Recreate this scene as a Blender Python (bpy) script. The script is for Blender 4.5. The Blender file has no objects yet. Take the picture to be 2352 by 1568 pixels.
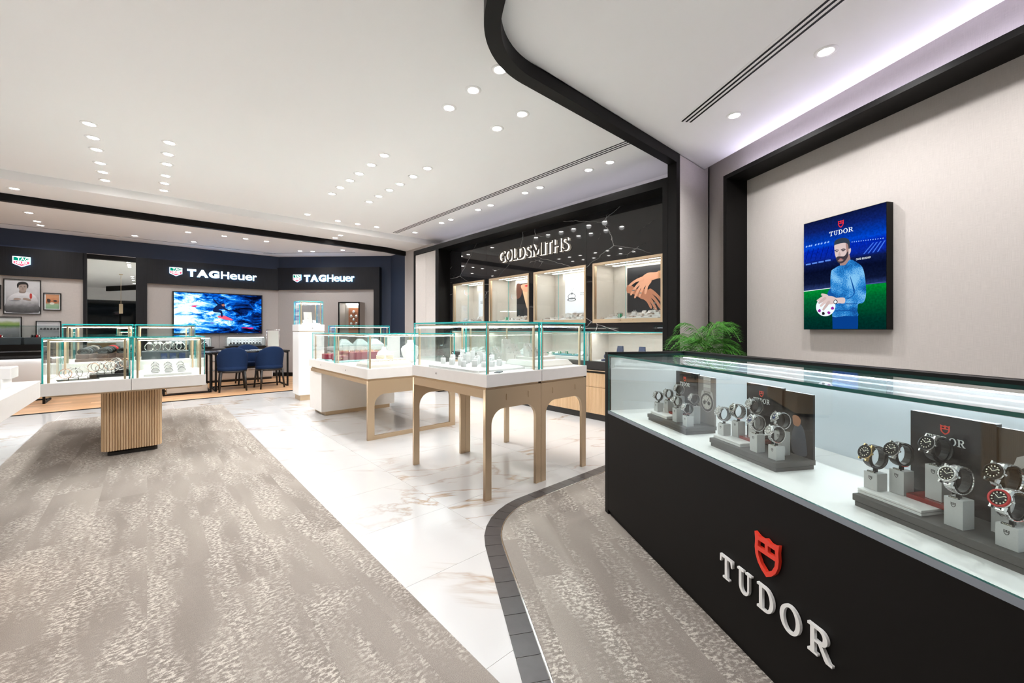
import bpy, bmesh, math, random
from mathutils import Vector, Matrix
random.seed(7)
S = bpy.context.scene
COL = S.collection
PI = math.pi
R = math.radians

# ------------------------------------------------------------------ camera, world, exposure
cam_data = bpy.data.cameras.new('camera')
cam_data.sensor_width = 36.0
cam_data.lens = 36.0 * 933.0 / 2352.0
cam_data.shift_y = -28.5 / 2352.0
cam_data.clip_start = 0.05
cam = bpy.data.objects.new('camera', cam_data)
COL.objects.link(cam)
cam.location = (0, 0, 1.2)
cam.rotation_euler = (R(90), 0, R(48.07 - 90))
S.camera = cam
W = bpy.data.worlds.new('world'); S.world = W; W.use_nodes = True
W.node_tree.nodes['Background'].inputs[0].default_value = (0.9, 0.93, 1.0, 1)
W.node_tree.nodes['Background'].inputs[1].default_value = 0.05
S.view_settings.view_transform = 'Standard'
S.view_settings.look = 'None'
S.view_settings.gamma = 1.0
S.view_settings.use_curve_mapping = False
S.view_settings.exposure = 1.02
S.cycles.transparent_max_bounces = 24
S.cycles.max_bounces = 6
S.cycles.diffuse_bounces = 4
S.cycles.glossy_bounces = 3
S.cycles.sample_clamp_indirect = 6.0
S.cycles.use_adaptive_sampling = True
S.cycles.adaptive_threshold = 0.14
S.cycles.adaptive_min_samples = 16
DOWN_W = 30.0        # watts of one recessed downlight
LED = 14.0            # radiance of the strip lights

# ------------------------------------------------------------------ materials
def _nt(name):
    m = bpy.data.materials.new(name); m.use_nodes = True
    return m, m.node_tree, m.node_tree.nodes, m.node_tree.links

def pbr(name, col, rough=0.5, metal=0.0, spec=0.5, emis=None, es=0.0, coat=0.0, trans=0.0, bump=None, var=None, alpha=None):
    """plain principled material; bump=(scale,strength), var=(scale,amount) adds fine procedural relief / tone"""
    m, nt, N, L = _nt(name)
    b = N['Principled BSDF']
    b.inputs['Base Color'].default_value = (*col, 1)
    b.inputs['Roughness'].default_value = rough
    b.inputs['Metallic'].default_value = metal
    b.inputs['Specular IOR Level'].default_value = spec
    b.inputs['Coat Weight'].default_value = coat
    if emis:
        b.inputs['Emission Color'].default_value = (*emis, 1); b.inputs['Emission Strength'].default_value = es
    if var or bump:
        tc = N.new('ShaderNodeTexCoord')
        no = N.new('ShaderNodeTexNoise'); L.new(tc.outputs['Object'], no.inputs['Vector'])
        no.inputs['Scale'].default_value = (var or bump)[0]; no.inputs['Detail'].default_value = 3
        if var:
            mx = N.new('ShaderNodeMix'); mx.data_type = 'RGBA'
            L.new(no.outputs['Fac'], mx.inputs['Factor'])
            mx.inputs['A'].default_value = (*[c * (1 - var[1]) for c in col], 1)
            mx.inputs['B'].default_value = (*[min(1, c * (1 + var[1])) for c in col], 1)
            L.new(mx.outputs['Result'], b.inputs['Base Color'])
        if bump:
            n2 = N.new('ShaderNodeTexNoise'); L.new(tc.outputs['Object'], n2.inputs['Vector'])
            n2.inputs['Scale'].default_value = bump[0]
            bp = N.new('ShaderNodeBump'); bp.inputs['Strength'].default_value = bump[1]; bp.inputs['Distance'].default_value = 0.002
            L.new(n2.outputs['Fac'], bp.inputs['Height']); L.new(bp.outputs['Normal'], b.inputs['Normal'])
    return m

def emit(name, col, s):
    m, nt, N, L = _nt(name)
    N.remove(N['Principled BSDF'])
    e = N.new('ShaderNodeEmission'); e.inputs['Color'].default_value = (*col, 1); e.inputs['Strength'].default_value = s
    L.new(e.outputs[0], N['Material Output'].inputs[0])
    return m

def glass(name, tint, ior=1.42, rough=0.0, glossy=1.0):
    """clear thin pane: fresnel reflection over plain transmission"""
    m, nt, N, L = _nt(name)
    N.remove(N['Principled BSDF'])
    t = N.new('ShaderNodeBsdfTransparent'); t.inputs[0].default_value = (*tint, 1)
    g = N.new('ShaderNodeBsdfGlossy'); g.inputs['Roughness'].default_value = rough
    g.inputs['Color'].default_value = (glossy, glossy, glossy, 1)
    f = N.new('ShaderNodeFresnel')
    ge = N.new('ShaderNodeNewGeometry'); mr = N.new('ShaderNodeMapRange')      # same thin-sheet reflectance from both sides
    mr.inputs['To Min'].default_value = ior; mr.inputs['To Max'].default_value = 1.0 / ior
    L.new(ge.outputs['Backfacing'], mr.inputs['Value']); L.new(mr.outputs[0], f.inputs['IOR'])
    mx = N.new('ShaderNodeMixShader')
    L.new(f.outputs[0], mx.inputs[0]); L.new(t.outputs[0], mx.inputs[1]); L.new(g.outputs[0], mx.inputs[2])
    L.new(mx.outputs[0], N['Material Output'].inputs[0])
    return m

def ramp(N, stops, interp='LINEAR'):
    r = N.new('ShaderNodeValToRGB'); cr = r.color_ramp; cr.interpolation = interp
    while len(cr.elements) > 1: cr.elements.remove(cr.elements[-1])
    cr.elements[0].position = stops[0][0]; cr.elements[0].color = (*stops[0][1], 1)
    for p, c in stops[1:]:
        e = cr.elements.new(p); e.color = (*c, 1)
    return r

def fabric(name, col, s=1.0):
    m, nt, N, L = _nt(name); b = N['Principled BSDF']; b.inputs['Roughness'].default_value = 0.85
    b.inputs['Specular IOR Level'].default_value = 0.2
    tc = N.new('ShaderNodeTexCoord')
    outs = []
    for sc in ((25 * s, 25 * s, 700 * s), (700 * s, 700 * s, 12 * s)):
        mp = N.new('ShaderNodeMapping'); mp.inputs['Scale'].default_value = sc; L.new(tc.outputs['Object'], mp.inputs[0])
        no = N.new('ShaderNodeTexNoise'); no.inputs['Scale'].default_value = 1.0; no.inputs['Detail'].default_value = 2
        L.new(mp.outputs[0], no.inputs['Vector']); outs.append(no)
    ad = N.new('ShaderNodeMath'); ad.operation = 'ADD'; L.new(outs[0].outputs['Fac'], ad.inputs[0]); L.new(outs[1].outputs['Fac'], ad.inputs[1])
    r = ramp(N, [(0.3, [c * 0.86 for c in col]), (0.7, [min(1, c * 1.10) for c in col])])
    dv = N.new('ShaderNodeMath'); dv.operation = 'MULTIPLY'; dv.inputs[1].default_value = 0.5; L.new(ad.outputs[0], dv.inputs[0])
    L.new(dv.outputs[0], r.inputs[0]); L.new(r.outputs[0], b.inputs['Base Color'])
    bp = N.new('ShaderNodeBump'); bp.inputs['Strength'].default_value = 0.25; bp.inputs['Distance'].default_value = 0.002
    L.new(dv.outputs[0], bp.inputs['Height']); L.new(bp.outputs[0], b.inputs['Normal'])
    return m

def veined(name, base, vein, rough, scale, width, rnd=True, det=6, warp=1.4, amt=1.0, cloud=0.05):
    """polished stone with thin veins; each piece of stone gets its own cut"""
    m, nt, N, L = _nt(name); b = N['Principled BSDF']; b.inputs['Roughness'].default_value = rough
    g = N.new('ShaderNodeNewGeometry'); oi = N.new('ShaderNodeObjectInfo')
    off = N.new('ShaderNodeVectorMath'); off.operation = 'SCALE'; off.inputs[0].default_value = (13.0, 7.0, 5.0)
    L.new(oi.outputs['Random'], off.inputs['Scale'])
    ad = N.new('ShaderNodeVectorMath'); ad.operation = 'ADD'; L.new(g.outputs['Position'], ad.inputs[0])
    if rnd: L.new(off.outputs[0], ad.inputs[1])
    mp = N.new('ShaderNodeMapping'); mp.inputs['Scale'].default_value = (1, 1, 1); mp.inputs['Rotation'].default_value = (0.3, 0.2, 0.6)
    L.new(ad.outputs[0], mp.inputs[0])
    n1 = N.new('ShaderNodeTexNoise'); n1.inputs['Scale'].default_value = scale; n1.inputs['Detail'].default_value = det; n1.inputs['Roughness'].default_value = 0.55
    n1.inputs['Distortion'].default_value = warp
    st = N.new('ShaderNodeMapping'); st.inputs['Scale'].default_value = (0.45, 1.6, 1.0); L.new(mp.outputs[0], st.inputs[0]); L.new(st.outputs[0], n1.inputs['Vector'])
    su = N.new('ShaderNodeMath'); su.operation = 'SUBTRACT'; su.inputs[1].default_value = 0.5; L.new(n1.outputs['Fac'], su.inputs[0])
    ab = N.new('ShaderNodeMath'); ab.operation = 'ABSOLUTE'; L.new(su.outputs[0], ab.inputs[0])
    r = ramp(N, [(0.0, (1, 1, 1)), (width * 0.35, (0.55,) * 3), (width, (0, 0, 0))]); L.new(ab.outputs[0], r.inputs[0])
    n2 = N.new('ShaderNodeTexNoise'); n2.inputs['Scale'].default_value = scale * 1.1; n2.inputs['Detail'].default_value = 3; L.new(ad.outputs[0], n2.inputs['Vector'])
    r2 = ramp(N, [(0.46, (0, 0, 0)), (0.62, (1, 1, 1))]); L.new(n2.outputs['Fac'], r2.inputs[0])
    mu = N.new('ShaderNodeMath'); mu.operation = 'MULTIPLY'; L.new(r.outputs[0], mu.inputs[0]); L.new(r2.outputs[0], mu.inputs[1])
    am = N.new('ShaderNodeMath'); am.operation = 'MULTIPLY'; am.inputs[1].default_value = amt; L.new(mu.outputs[0], am.inputs[0])
    n3 = N.new('ShaderNodeTexNoise'); n3.inputs['Scale'].default_value = 1.3; n3.inputs['Detail'].default_value = 4; L.new(ad.outputs[0], n3.inputs['Vector'])
    bc = ramp(N, [(0.3, [c * (1 - cloud) for c in base]), (0.7, [min(1, c * (1 + cloud)) for c in base])]); L.new(n3.outputs['Fac'], bc.inputs[0])
    mx = N.new('ShaderNodeMix'); mx.data_type = 'RGBA'; L.new(am.outputs[0], mx.inputs['Factor'])
    L.new(bc.outputs[0], mx.inputs['A']); mx.inputs['B'].default_value = (*vein, 1)
    L.new(mx.outputs['Result'], b.inputs['Base Color'])
    return m

def cracked(name, base, vein):
    """polished black stone with sparse, nearly straight hairline veins"""
    m, nt, N, L = _nt(name); b = N['Principled BSDF']; b.inputs['Roughness'].default_value = 0.03
    g = N.new('ShaderNodeNewGeometry')
    mp = N.new('ShaderNodeMapping'); mp.inputs['Rotation'].default_value = (0.5, 0.0, 0.0); mp.inputs['Scale'].default_value = (1.0, 0.75, 1.5); L.new(g.outputs['Position'], mp.inputs[0])
    no = N.new('ShaderNodeTexNoise'); no.inputs['Scale'].default_value = 3.0; no.inputs['Detail'].default_value = 5; L.new(mp.outputs[0], no.inputs['Vector'])
    ad = N.new('ShaderNodeVectorMath'); ad.operation = 'MULTIPLY_ADD'; ad.inputs[1].default_value = (0.16, 0.16, 0.16); L.new(no.outputs['Color'], ad.inputs[0]); L.new(mp.outputs[0], ad.inputs[2])
    tot = None
    for sc, wd, lo, hi in ((0.85, 0.0032, 0.44, 0.62), (2.1, 0.0022, 0.56, 0.68)):
        v = N.new('ShaderNodeTexVoronoi'); v.feature = 'DISTANCE_TO_EDGE'; v.inputs['Scale'].default_value = sc; L.new(ad.outputs[0], v.inputs['Vector'])
        r = ramp(N, [(0.0, (1, 1, 1)), (wd * sc, (0, 0, 0))]); L.new(v.outputs['Distance'], r.inputs[0])
        n2 = N.new('ShaderNodeTexNoise'); n2.inputs['Scale'].default_value = 1.7 * sc; n2.inputs['Detail'].default_value = 3; L.new(g.outputs['Position'], n2.inputs['Vector'])
        k = ramp(N, [(lo, (0, 0, 0)), (hi, (1, 1, 1))]); L.new(n2.outputs['Fac'], k.inputs[0])
        mu = N.new('ShaderNodeMath'); mu.operation = 'MULTIPLY'; L.new(r.outputs[0], mu.inputs[0]); L.new(k.outputs[0], mu.inputs[1])
        if tot is None: tot = mu
        else:
            mxm = N.new('ShaderNodeMath'); mxm.operation = 'MAXIMUM'; L.new(tot.outputs[0], mxm.inputs[0]); L.new(mu.outputs[0], mxm.inputs[1]); tot = mxm
    mx = N.new('ShaderNodeMix'); mx.data_type = 'RGBA'; L.new(tot.outputs[0], mx.inputs['Factor']); mx.inputs['A'].default_value = (*base, 1); mx.inputs['B'].default_value = (*vein, 1)
    L.new(mx.outputs['Result'], b.inputs['Base Color'])
    return m

def carpet_mat(name, along):
    """cut pile carpet plank: flecked streaks along its length, every plank its own cut"""
    m, nt, N, L = _nt(name); b = N['Principled BSDF']; b.inputs['Roughness'].default_value = 0.95; b.inputs['Specular IOR Level'].default_value = 0.1
    g = N.new('ShaderNodeNewGeometry'); oi = N.new('ShaderNodeObjectInfo')
    off = N.new('ShaderNodeVectorMath'); off.operation = 'SCALE'; off.inputs[0].default_value = (3.0, 17.0, 0.0); L.new(oi.outputs['Random'], off.inputs['Scale'])
    rot = N.new('ShaderNodeVectorRotate'); rot.inputs['Axis'].default_value = (0, 0, 1); rot.inputs['Angle'].default_value = along
    L.new(g.outputs['Position'], rot.inputs['Vector'])
    ad = N.new('ShaderNodeVectorMath'); ad.operation = 'ADD'; L.new(rot.outputs[0], ad.inputs[0]); L.new(off.outputs[0], ad.inputs[1])
    def noise(sc, d, ro=0.5):
        mp = N.new('ShaderNodeMapping'); mp.inputs['Scale'].default_value = sc; L.new(ad.outputs[0], mp.inputs[0])
        n = N.new('ShaderNodeTexNoise'); n.inputs['Scale'].default_value = 1; n.inputs['Detail'].default_value = d; n.inputs['Roughness'].default_value = ro
        L.new(mp.outputs[0], n.inputs['Vector']); return n
    big = noise((6.5, 1.3, 1), 4, 0.6)           # broad streaks running along the plank
    fleck = noise((46, 78, 1), 4, 0.72)       # flecks of light yarn
    fine = noise((420, 420, 1), 2)           # pile
    rb = ramp(N, [(0.44, (0.04,) * 3), (0.58, (1, 1, 1))]); L.new(big.outputs['Fac'], rb.inputs[0])
    # base tone between warm grey and grey-brown
    tone = noise((3.0, 0.7, 1), 2)
    bt = ramp(N, [(0.30, (0.235, 0.205, 0.180)), (0.5, (0.295, 0.262, 0.235)), (0.70, (0.355, 0.318, 0.283))]); L.new(tone.outputs['Fac'], bt.inputs[0])
    rf = ramp(N, [(0.50, (0, 0, 0)), (0.56, (1, 1, 1))]); L.new(fleck.outputs['Fac'], rf.inputs[0])
    rd = ramp(N, [(0.40, (1, 1, 1)), (0.46, (0, 0, 0))]); L.new(fleck.outputs['Fac'], rd.inputs[0])
    ml = N.new('ShaderNodeMath'); ml.operation = 'MULTIPLY'; L.new(rf.outputs[0], ml.inputs[0]); L.new(rb.outputs[0], ml.inputs[1])
    md = N.new('ShaderNodeMath'); md.operation = 'MULTIPLY'; L.new(rd.outputs[0], md.inputs[0]); L.new(rb.outputs[0], md.inputs[1])
    m1 = N.new('ShaderNodeMix'); m1.data_type = 'RGBA'; L.new(ml.outputs[0], m1.inputs['Factor']); L.new(bt.outputs[0], m1.inputs['A']); m1.inputs['B'].default_value = (0.58, 0.53, 0.475, 1)
    mk = N.new('ShaderNodeMath'); mk.operation = 'MULTIPLY'; mk.inputs[1].default_value = 0.6; L.new(md.outputs[0], mk.inputs[0])
    m2 = N.new('ShaderNodeMix'); m2.data_type = 'RGBA'; L.new(mk.outputs[0], m2.inputs['Factor']); L.new(m1.outputs['Result'], m2.inputs['A']); m2.inputs['B'].default_value = (0.19, 0.168, 0.152, 1)
    m3 = N.new('ShaderNodeMix'); m3.data_type = 'RGBA'; m3.blend_type = 'MULTIPLY'; m3.inputs['Factor'].default_value = 0.7
    rfi = ramp(N, [(0.3, (0.52,) * 3), (0.7, (1.12,) * 3)]); L.new(fine.outputs['Fac'], rfi.inputs[0])
    L.new(m2.outputs['Result'], m3.inputs['A']); L.new(rfi.outputs[0], m3.inputs['B'])
    L.new(m3.outputs['Result'], b.inputs['Base Color'])
    bp = N.new('ShaderNodeBump'); bp.inputs['Strength'].default_value = 0.5; bp.inputs['Distance'].default_value = 0.004
    L.new(fine.outputs['Fac'], bp.inputs['Height']); L.new(bp.outputs[0], b.inputs['Normal'])
    return m

def wood(name, c1, c2, axis, rough=0.5, scale=1.0, rnd=True):
    """straight grained timber, grain along the given axis"""
    m, nt, N, L = _nt(name); b = N['Principled BSDF']; b.inputs['Roughness'].default_value = rough
    g = N.new('ShaderNodeNewGeometry'); oi = N.new('ShaderNodeObjectInfo')
    off = N.new('ShaderNodeVectorMath'); off.operation = 'SCALE'; off.inputs[0].default_value = (31.0, 17.0, 9.0)
    if rnd: L.new(oi.outputs['Random'], off.inputs['Scale'])
    else: off.inputs['Scale'].default_value = 0
    ad = N.new('ShaderNodeVectorMath'); ad.operation = 'ADD'; L.new(g.outputs['Position'], ad.inputs[0]); L.new(off.outputs[0], ad.inputs[1])
    sc = [40 * scale] * 3; sc['xyz'.index(axis)] = 1.6 * scale
    mp = N.new('ShaderNodeMapping'); mp.inputs['Scale'].default_value = sc; L.new(ad.outputs[0], mp.inputs[0])
    n = N.new('ShaderNodeTexNoise'); n.inputs['Scale'].default_value = 1; n.inputs['Detail'].default_value = 4; L.new(mp.outputs[0], n.inputs['Vector'])
    r = ramp(N, [(0.3, c1), (0.7, c2)]); L.new(n.outputs['Fac'], r.inputs[0])
    hs = N.new('ShaderNodeHueSaturation'); L.new(r.outputs[0], hs.inputs['Color'])
    if rnd:
        mr = N.new('ShaderNodeMapRange'); mr.inputs[3].default_value = 0.8; mr.inputs[4].default_value = 1.2; L.new(oi.outputs['Random'], mr.inputs[0]); L.new(mr.outputs[0], hs.inputs['Value'])
    L.new(hs.outputs[0], b.inputs['Base Color'])
    b.inputs['Specular IOR Level'].default_value = 0.3
    return m

M = {}
M['ceiling'] = pbr('ceiling_paint', (0.94, 0.93, 0.925), 0.9, spec=0.1)
M['black'] = pbr('black_metal', (0.005, 0.0043, 0.004), 0.5, spec=0.18, bump=(900, 0.05))
M['blackwood'] = pbr('black_wood', (0.016, 0.014, 0.013), 0.4)
M['header'] = wood('charcoal_veneer', (0.008, 0.008, 0.0095), (0.013, 0.013, 0.0155), 'z', 0.5, 1.4, rnd=False)
M['navy'] = pbr('navy_paint', (0.022, 0.034, 0.065), 0.55)
M['fabric'] = fabric('beige_wallcloth', (0.535, 0.495, 0.470))
M['fabric2'] = fabric('taupe_wallcloth', (0.42, 0.385, 0.363), 1.2)
M['marble'] = veined('white_marble', (0.50, 0.495, 0.493), (0.30, 0.205, 0.125), 0.16, 0.85, 0.024, amt=0.95, cloud=0.03)
M['blackmarble'] = cracked('black_marble', (0.014, 0.013, 0.014), (0.45, 0.44, 0.43))
M['border'] = pbr('dark_border_tile', (0.050, 0.046, 0.048), 0.33, var=(30, 0.25))
M['carpet'] = carpet_mat('carpet_plank', 0.0)
M['carpet2'] = carpet_mat('carpet_plank_turned', R(30.5))
M['plank'] = wood('oak_floorboard', (0.50, 0.27, 0.13), (0.66, 0.40, 0.22), 'x', 0.38, 0.7)
M['oak'] = wood('light_oak', (0.60, 0.40, 0.23), (0.72, 0.52, 0.33), 'z', 0.5, 1.0, rnd=False)
M['gold'] = pbr('champagne_metal', (0.63, 0.485, 0.33), 0.38, metal=0.75, var=(600, 0.04))
M['white'] = pbr('white_limed_wood', (0.80, 0.77, 0.745), 0.4, var=(18, 0.03))
M['whitegloss'] = pbr('white_lacquer', (0.86, 0.85, 0.84), 0.25)
M['glass'] = glass('clear_glass', (0.955, 0.975, 0.972))
M['glass2'] = glass('counter_glass', (0.93, 0.965, 0.962))
M['edge'] = pbr('glass_edge_teal', (0.045, 0.60, 0.60), 0.15)
M['edged'] = pbr('glass_edge_dark', (0.010, 0.085, 0.075), 0.1)
M['led'] = emit('led_strip', (1.0, 0.93, 0.82), LED)
M['ledsoft'] = emit('led_panel_soft', (1.0, 0.95, 0.88), 6.5)
M['ledcool'] = emit('led_strip_cool', (0.86, 0.95, 1.0), LED)
M['cove'] = emit('led_cove_lavender', (0.90, 0.85, 1.0), 2.0)
M['cove2'] = emit('led_cove_bright', (0.80, 0.75, 1.0), 15.0)
M['blueglow'] = emit('sign_glow_blue', (0.10, 0.42, 1.0), 6.0)
M['lamp'] = emit('downlight_lens', (1.0, 0.97, 0.93), 22.0)
M['steel'] = pbr('polished_steel', (0.72, 0.71, 0.70), 0.2, metal=1.0)
M['rosegold'] = pbr('rose_gold', (0.80, 0.50, 0.36), 0.2, metal=1.0)
M['yellowgold'] = pbr('yellow_gold', (0.83, 0.60, 0.27), 0.22, metal=1.0)
M['leather'] = pbr('black_leather', (0.014, 0.013, 0.013), 0.45)
M['dial'] = pbr('black_dial', (0.008, 0.008, 0.009), 0.12)
M['dialw'] = pbr('silver_dial', (0.62, 0.60, 0.57), 0.25)
M['dialb'] = pbr('blue_dial', (0.012, 0.03, 0.12), 0.15)
M['lume'] = pbr('dial_marker', (0.80, 0.76, 0.62), 0.4)
M['red'] = pbr('red_enamel', (0.80, 0.045, 0.022), 0.3)
M['redbezel'] = pbr('red_bezel', (0.50, 0.010, 0.014), 0.2)
M['redslab'] = pbr('red_acrylic', (0.22, 0.020, 0.016), 0.2)
M['block'] = pbr('grey_stone_block', (0.50, 0.50, 0.49), 0.5, var=(300, 0.06))
M['slabgrey'] = pbr('grey_suede', (0.075, 0.070, 0.066), 0.8, var=(60, 0.12))
M['slabwhite'] = pbr('white_slab', (0.78, 0.76, 0.74), 0.4)
M['panel'] = pbr('black_gloss_panel', (0.012, 0.011, 0.012), 0.2)
M['logowhite'] = pbr('logo_white', (0.82, 0.82, 0.81), 0.35)
M['blue'] = fabric('blue_upholstery', (0.008, 0.024, 0.075), 3.0)
M['mirror'] = pbr('mirror', (0.86, 0.90, 0.88), 0.01, metal=1.0)
M['leaf'] = pbr('palm_leaf', (0.036, 0.16, 0.012), 0.55, spec=0.25, var=(14, 0.5))
M['stem'] = pbr('palm_stem', (0.12, 0.26, 0.05), 0.5)
M['pot'] = pbr('dark_pot', (0.03, 0.03, 0.03), 0.5)
M['soil'] = pbr('soil', (0.03, 0.02, 0.015), 0.9)
M['grout'] = pbr('grout', (0.54, 0.51, 0.485), 0.8)
M['darkglass'] = pbr('dark_shopfront_glass', (0.010, 0.014, 0.017), 0.05)
M['velvet'] = pbr('navy_velvet', (0.016, 0.034, 0.10), 0.7)
M['crimson'] = pbr('crimson_velvet', (0.26, 0.008, 0.030), 0.55)
M['pearl'] = pbr('pearl_cream', (0.80, 0.70, 0.55), 0.3)
M['taupe'] = pbr('taupe_leatherette', (0.36, 0.30, 0.26), 0.6)
M['greige'] = pbr('pale_taupe_leatherette', (0.55, 0.50, 0.46), 0.6)
M['green'] = pbr('emerald_card', (0.015, 0.26, 0.13), 0.4)
M['tealmat'] = pbr('turquoise_mat', (0.05, 0.30, 0.36), 0.5)
M['brownfelt'] = pbr('brown_felt', (0.13, 0.075, 0.060), 0.8)
M['graytray'] = pbr('slate_tray', (0.055, 0.065, 0.075), 0.5)
M['drawer'] = pbr('beige_drawer', (0.52, 0.44, 0.37), 0.5)
M['casewhite'] = pbr('case_interior_white', (0.62, 0.62, 0.615), 0.5)
M['caselin'] = fabric('cream_case_lining', (0.70, 0.66, 0.61), 1.5)
M['paper'] = pbr('print_white', (0.75, 0.76, 0.78), 0.4)
M['chrome'] = pbr('chrome', (0.8, 0.8, 0.8), 0.08, metal=1.0)
M['bronze'] = pbr('bronze_letter_face', (0.050, 0.043, 0.038), 0.3, metal=0.4)

# ------------------------------------------------------------------ mesh helpers
class MB:
    def __init__(s): s.v = []; s.f = []; s.m = []; s.sm = []
    def add(s, vs, fs, mi=0, smooth=False):
        o = len(s.v); s.v += [tuple(v) for v in vs]
        for f in fs: s.f.append(tuple(i + o for i in f)); s.m.append(mi); s.sm.append(smooth)
        return s
    def box(s, x0, y0, z0, x1, y1, z1, mi=0):
        v = [(x0, y0, z0), (x1, y0, z0), (x1, y1, z0), (x0, y1, z0), (x0, y0, z1), (x1, y0, z1), (x1, y1, z1), (x0, y1, z1)]
        return s.add(v, [(0, 3, 2, 1), (4, 5, 6, 7), (0, 1, 5, 4), (1, 2, 6, 5), (2, 3, 7, 6), (3, 0, 4, 7)], mi)
    def cbox(s, x0, y0, z0, x1, y1, z1, c, mi=0):
        """box with chamfered vertical edges and top rim"""
        p = [(x0 + c, y0), (x1 - c, y0), (x1, y0 + c), (x1, y1 - c), (x1 - c, y1), (x0 + c, y1), (x0, y1 - c), (x0, y0 + c)]
        q = [(x0 + 2 * c, y0 + c), (x1 - 2 * c, y0 + c), (x1 - c, y0 + 2 * c), (x1 - c, y1 - 2 * c), (x1 - 2 * c, y1 - c), (x0 + 2 * c, y1 - c), (x0 + c, y1 - 2 * c), (x0 + c, y0 + 2 * c)]
        return s.loft([[(a, b, z0) for a, b in p], [(a, b, z1 - c) for a, b in p], [(a, b, z1) for a, b in q]], mi)
    def loft(s, rings, mi=0, caps=True, smooth=False, closed=True):
        n = len(rings[0]); o = len(s.v)
        for r in rings: s.v += [tuple(p) for p in r]
        for k in range(len(rings) - 1):
            for i in range(n if closed else n - 1):
                j = (i + 1) % n
                s.f.append((o + k * n + i, o + k * n + j, o + (k + 1) * n + j, o + (k + 1) * n + i)); s.m.append(mi); s.sm.append(smooth)
        if caps:
            s.f.append(tuple(o + i for i in range(n - 1, -1, -1))); s.m.append(mi); s.sm.append(False)
            s.f.append(tuple(o + (len(rings) - 1) * n + i for i in range(n))); s.m.append(mi); s.sm.append(False)
        return s
    def prism(s, poly, z0, z1, mi=0):
        return s.loft([[(a, b, z0) for a, b in poly], [(a, b, z1) for a, b in poly]], mi)
    def lathe(s, prof, n=20, c=(0, 0), mi=0, smooth=True, caps=True):
        rings = [[(c[0] + r * math.cos(2 * PI * i / n), c[1] + r * math.sin(2 * PI * i / n), z) for i in range(n)] for r, z in prof]
        return s.loft(rings, mi, caps, smooth)
    def tube(s, pts, rad, n=8, mi=0, closed=False, caps=True, smooth=True, flat=None):
        pts = [Vector(p) for p in pts]; rings = []; m = len(pts); up = None
        for i, p in enumerate(pts):
            a = pts[(i - 1) % m] if (closed or i > 0) else p
            b = pts[(i + 1) % m] if (closed or i < m - 1) else p
            t = (b - a).normalized()
            if up is None:
                up = Vector((0, 0, 1)) if abs(t.z) < 0.9 else Vector((1, 0, 0))
            u = (up - t * up.dot(t))
            u = u.normalized() if u.length > 1e-6 else t.orthogonal().normalized()
            w = t.cross(u); up = u
            r = rad[i] if isinstance(rad, (list, tuple)) else rad
            rings.append([p + (u * math.cos(2 * PI * k / n) + w * math.sin(2 * PI * k / n) * (flat or 1)) * r for k in range(n)])
        if closed: rings.append(rings[0])
        return s.loft(rings, mi, caps and not closed, smooth)
    def torus(s, c, R_, r, axis='y', n=20, k=6, mi=0, sz=1.0):
        pts = []
        for i in range(n):
            a = 2 * PI * i / n; u, w = R_ * math.cos(a), R_ * math.sin(a) * sz
            d = {'x': (0, u, w), 'y': (u, 0, w), 'z': (u, w, 0)}[axis]
            pts.append((c[0] + d[0], c[1] + d[1], c[2] + d[2]))
        return s.tube(pts, r, k, mi, closed=True)
    def sphere(s, c, r, n=12, m=8, mi=0, sc=(1, 1, 1)):
        rings = []
        for k in range(m + 1):
            a = -PI / 2 + PI * k / m; rr = max(math.cos(a), 0.01) * r
            rings.append([(c[0] + rr * math.cos(2 * PI * i / n) * sc[0], c[1] + rr * math.sin(2 * PI * i / n) * sc[1], c[2] + r * math.sin(a) * sc[2]) for i in range(n)])
        return s.loft(rings, mi, True, True)
    def xf(s, mat, start=0):
        for i in range(start, len(s.v)): s.v[i] = tuple(mat @ Vector(s.v[i]))
        return s
    def mesh(s, name, mats):
        me = bpy.data.meshes.new(name)
        me.from_pydata(s.v, [], s.f)
        for m in (mats if isinstance(mats, (list, tuple)) else [mats]):
            me.materials.append(M[m] if isinstance(m, str) else m)
        for p, mi, sm in zip(me.polygons, s.m, s.sm): p.material_index = mi; p.use_smooth = sm
        me.update()
        return me
    def obj(s, name, mats, parent=None, loc=None, rz=0.0, label=None, cat=None, group=None, kind=None):
        return link(name, s.mesh(name, mats), parent, loc, rz, label, cat, group, kind)

def tag(o, label=None, cat=None, group=None, kind=None):
    if label: o['label'] = label
    if cat: o['category'] = cat
    if group: o['group'] = group
    if kind: o['kind'] = kind
    return o

def link(name, data, parent=None, loc=None, rz=0.0, label=None, cat=None, group=None, kind=None):
    o = bpy.data.objects.new(name, data); COL.objects.link(o)
    if parent is not None: o.parent = parent
    if loc is not None: o.location = loc
    if rz: o.rotation_euler = (0, 0, rz)
    return tag(o, label, cat, group, kind)

def thing(name, loc, rz=0.0, label=None, cat=None, group=None, kind=None):
    o = link(name, None, None, loc, rz, label, cat, group, kind)
    o.empty_display_size = 0.05
    return o

def copy_tree(o, parent=None):
    c = o.copy(); COL.objects.link(c)
    if parent is not None: c.parent = parent
    for ch in o.children: copy_tree(ch, c)
    return c

class Frame:
    """a wall's own axes: x to the viewer's right, y into the wall, z up"""
    def __init__(s, ox, oy, rz): s.ox, s.oy, s.rz = ox, oy, rz; s.c, s.s = math.cos(rz), math.sin(rz)
    def p(s, x, y, z=0.0): return (s.ox + x * s.c - y * s.s, s.oy + x * s.s + y * s.c, z)

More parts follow.
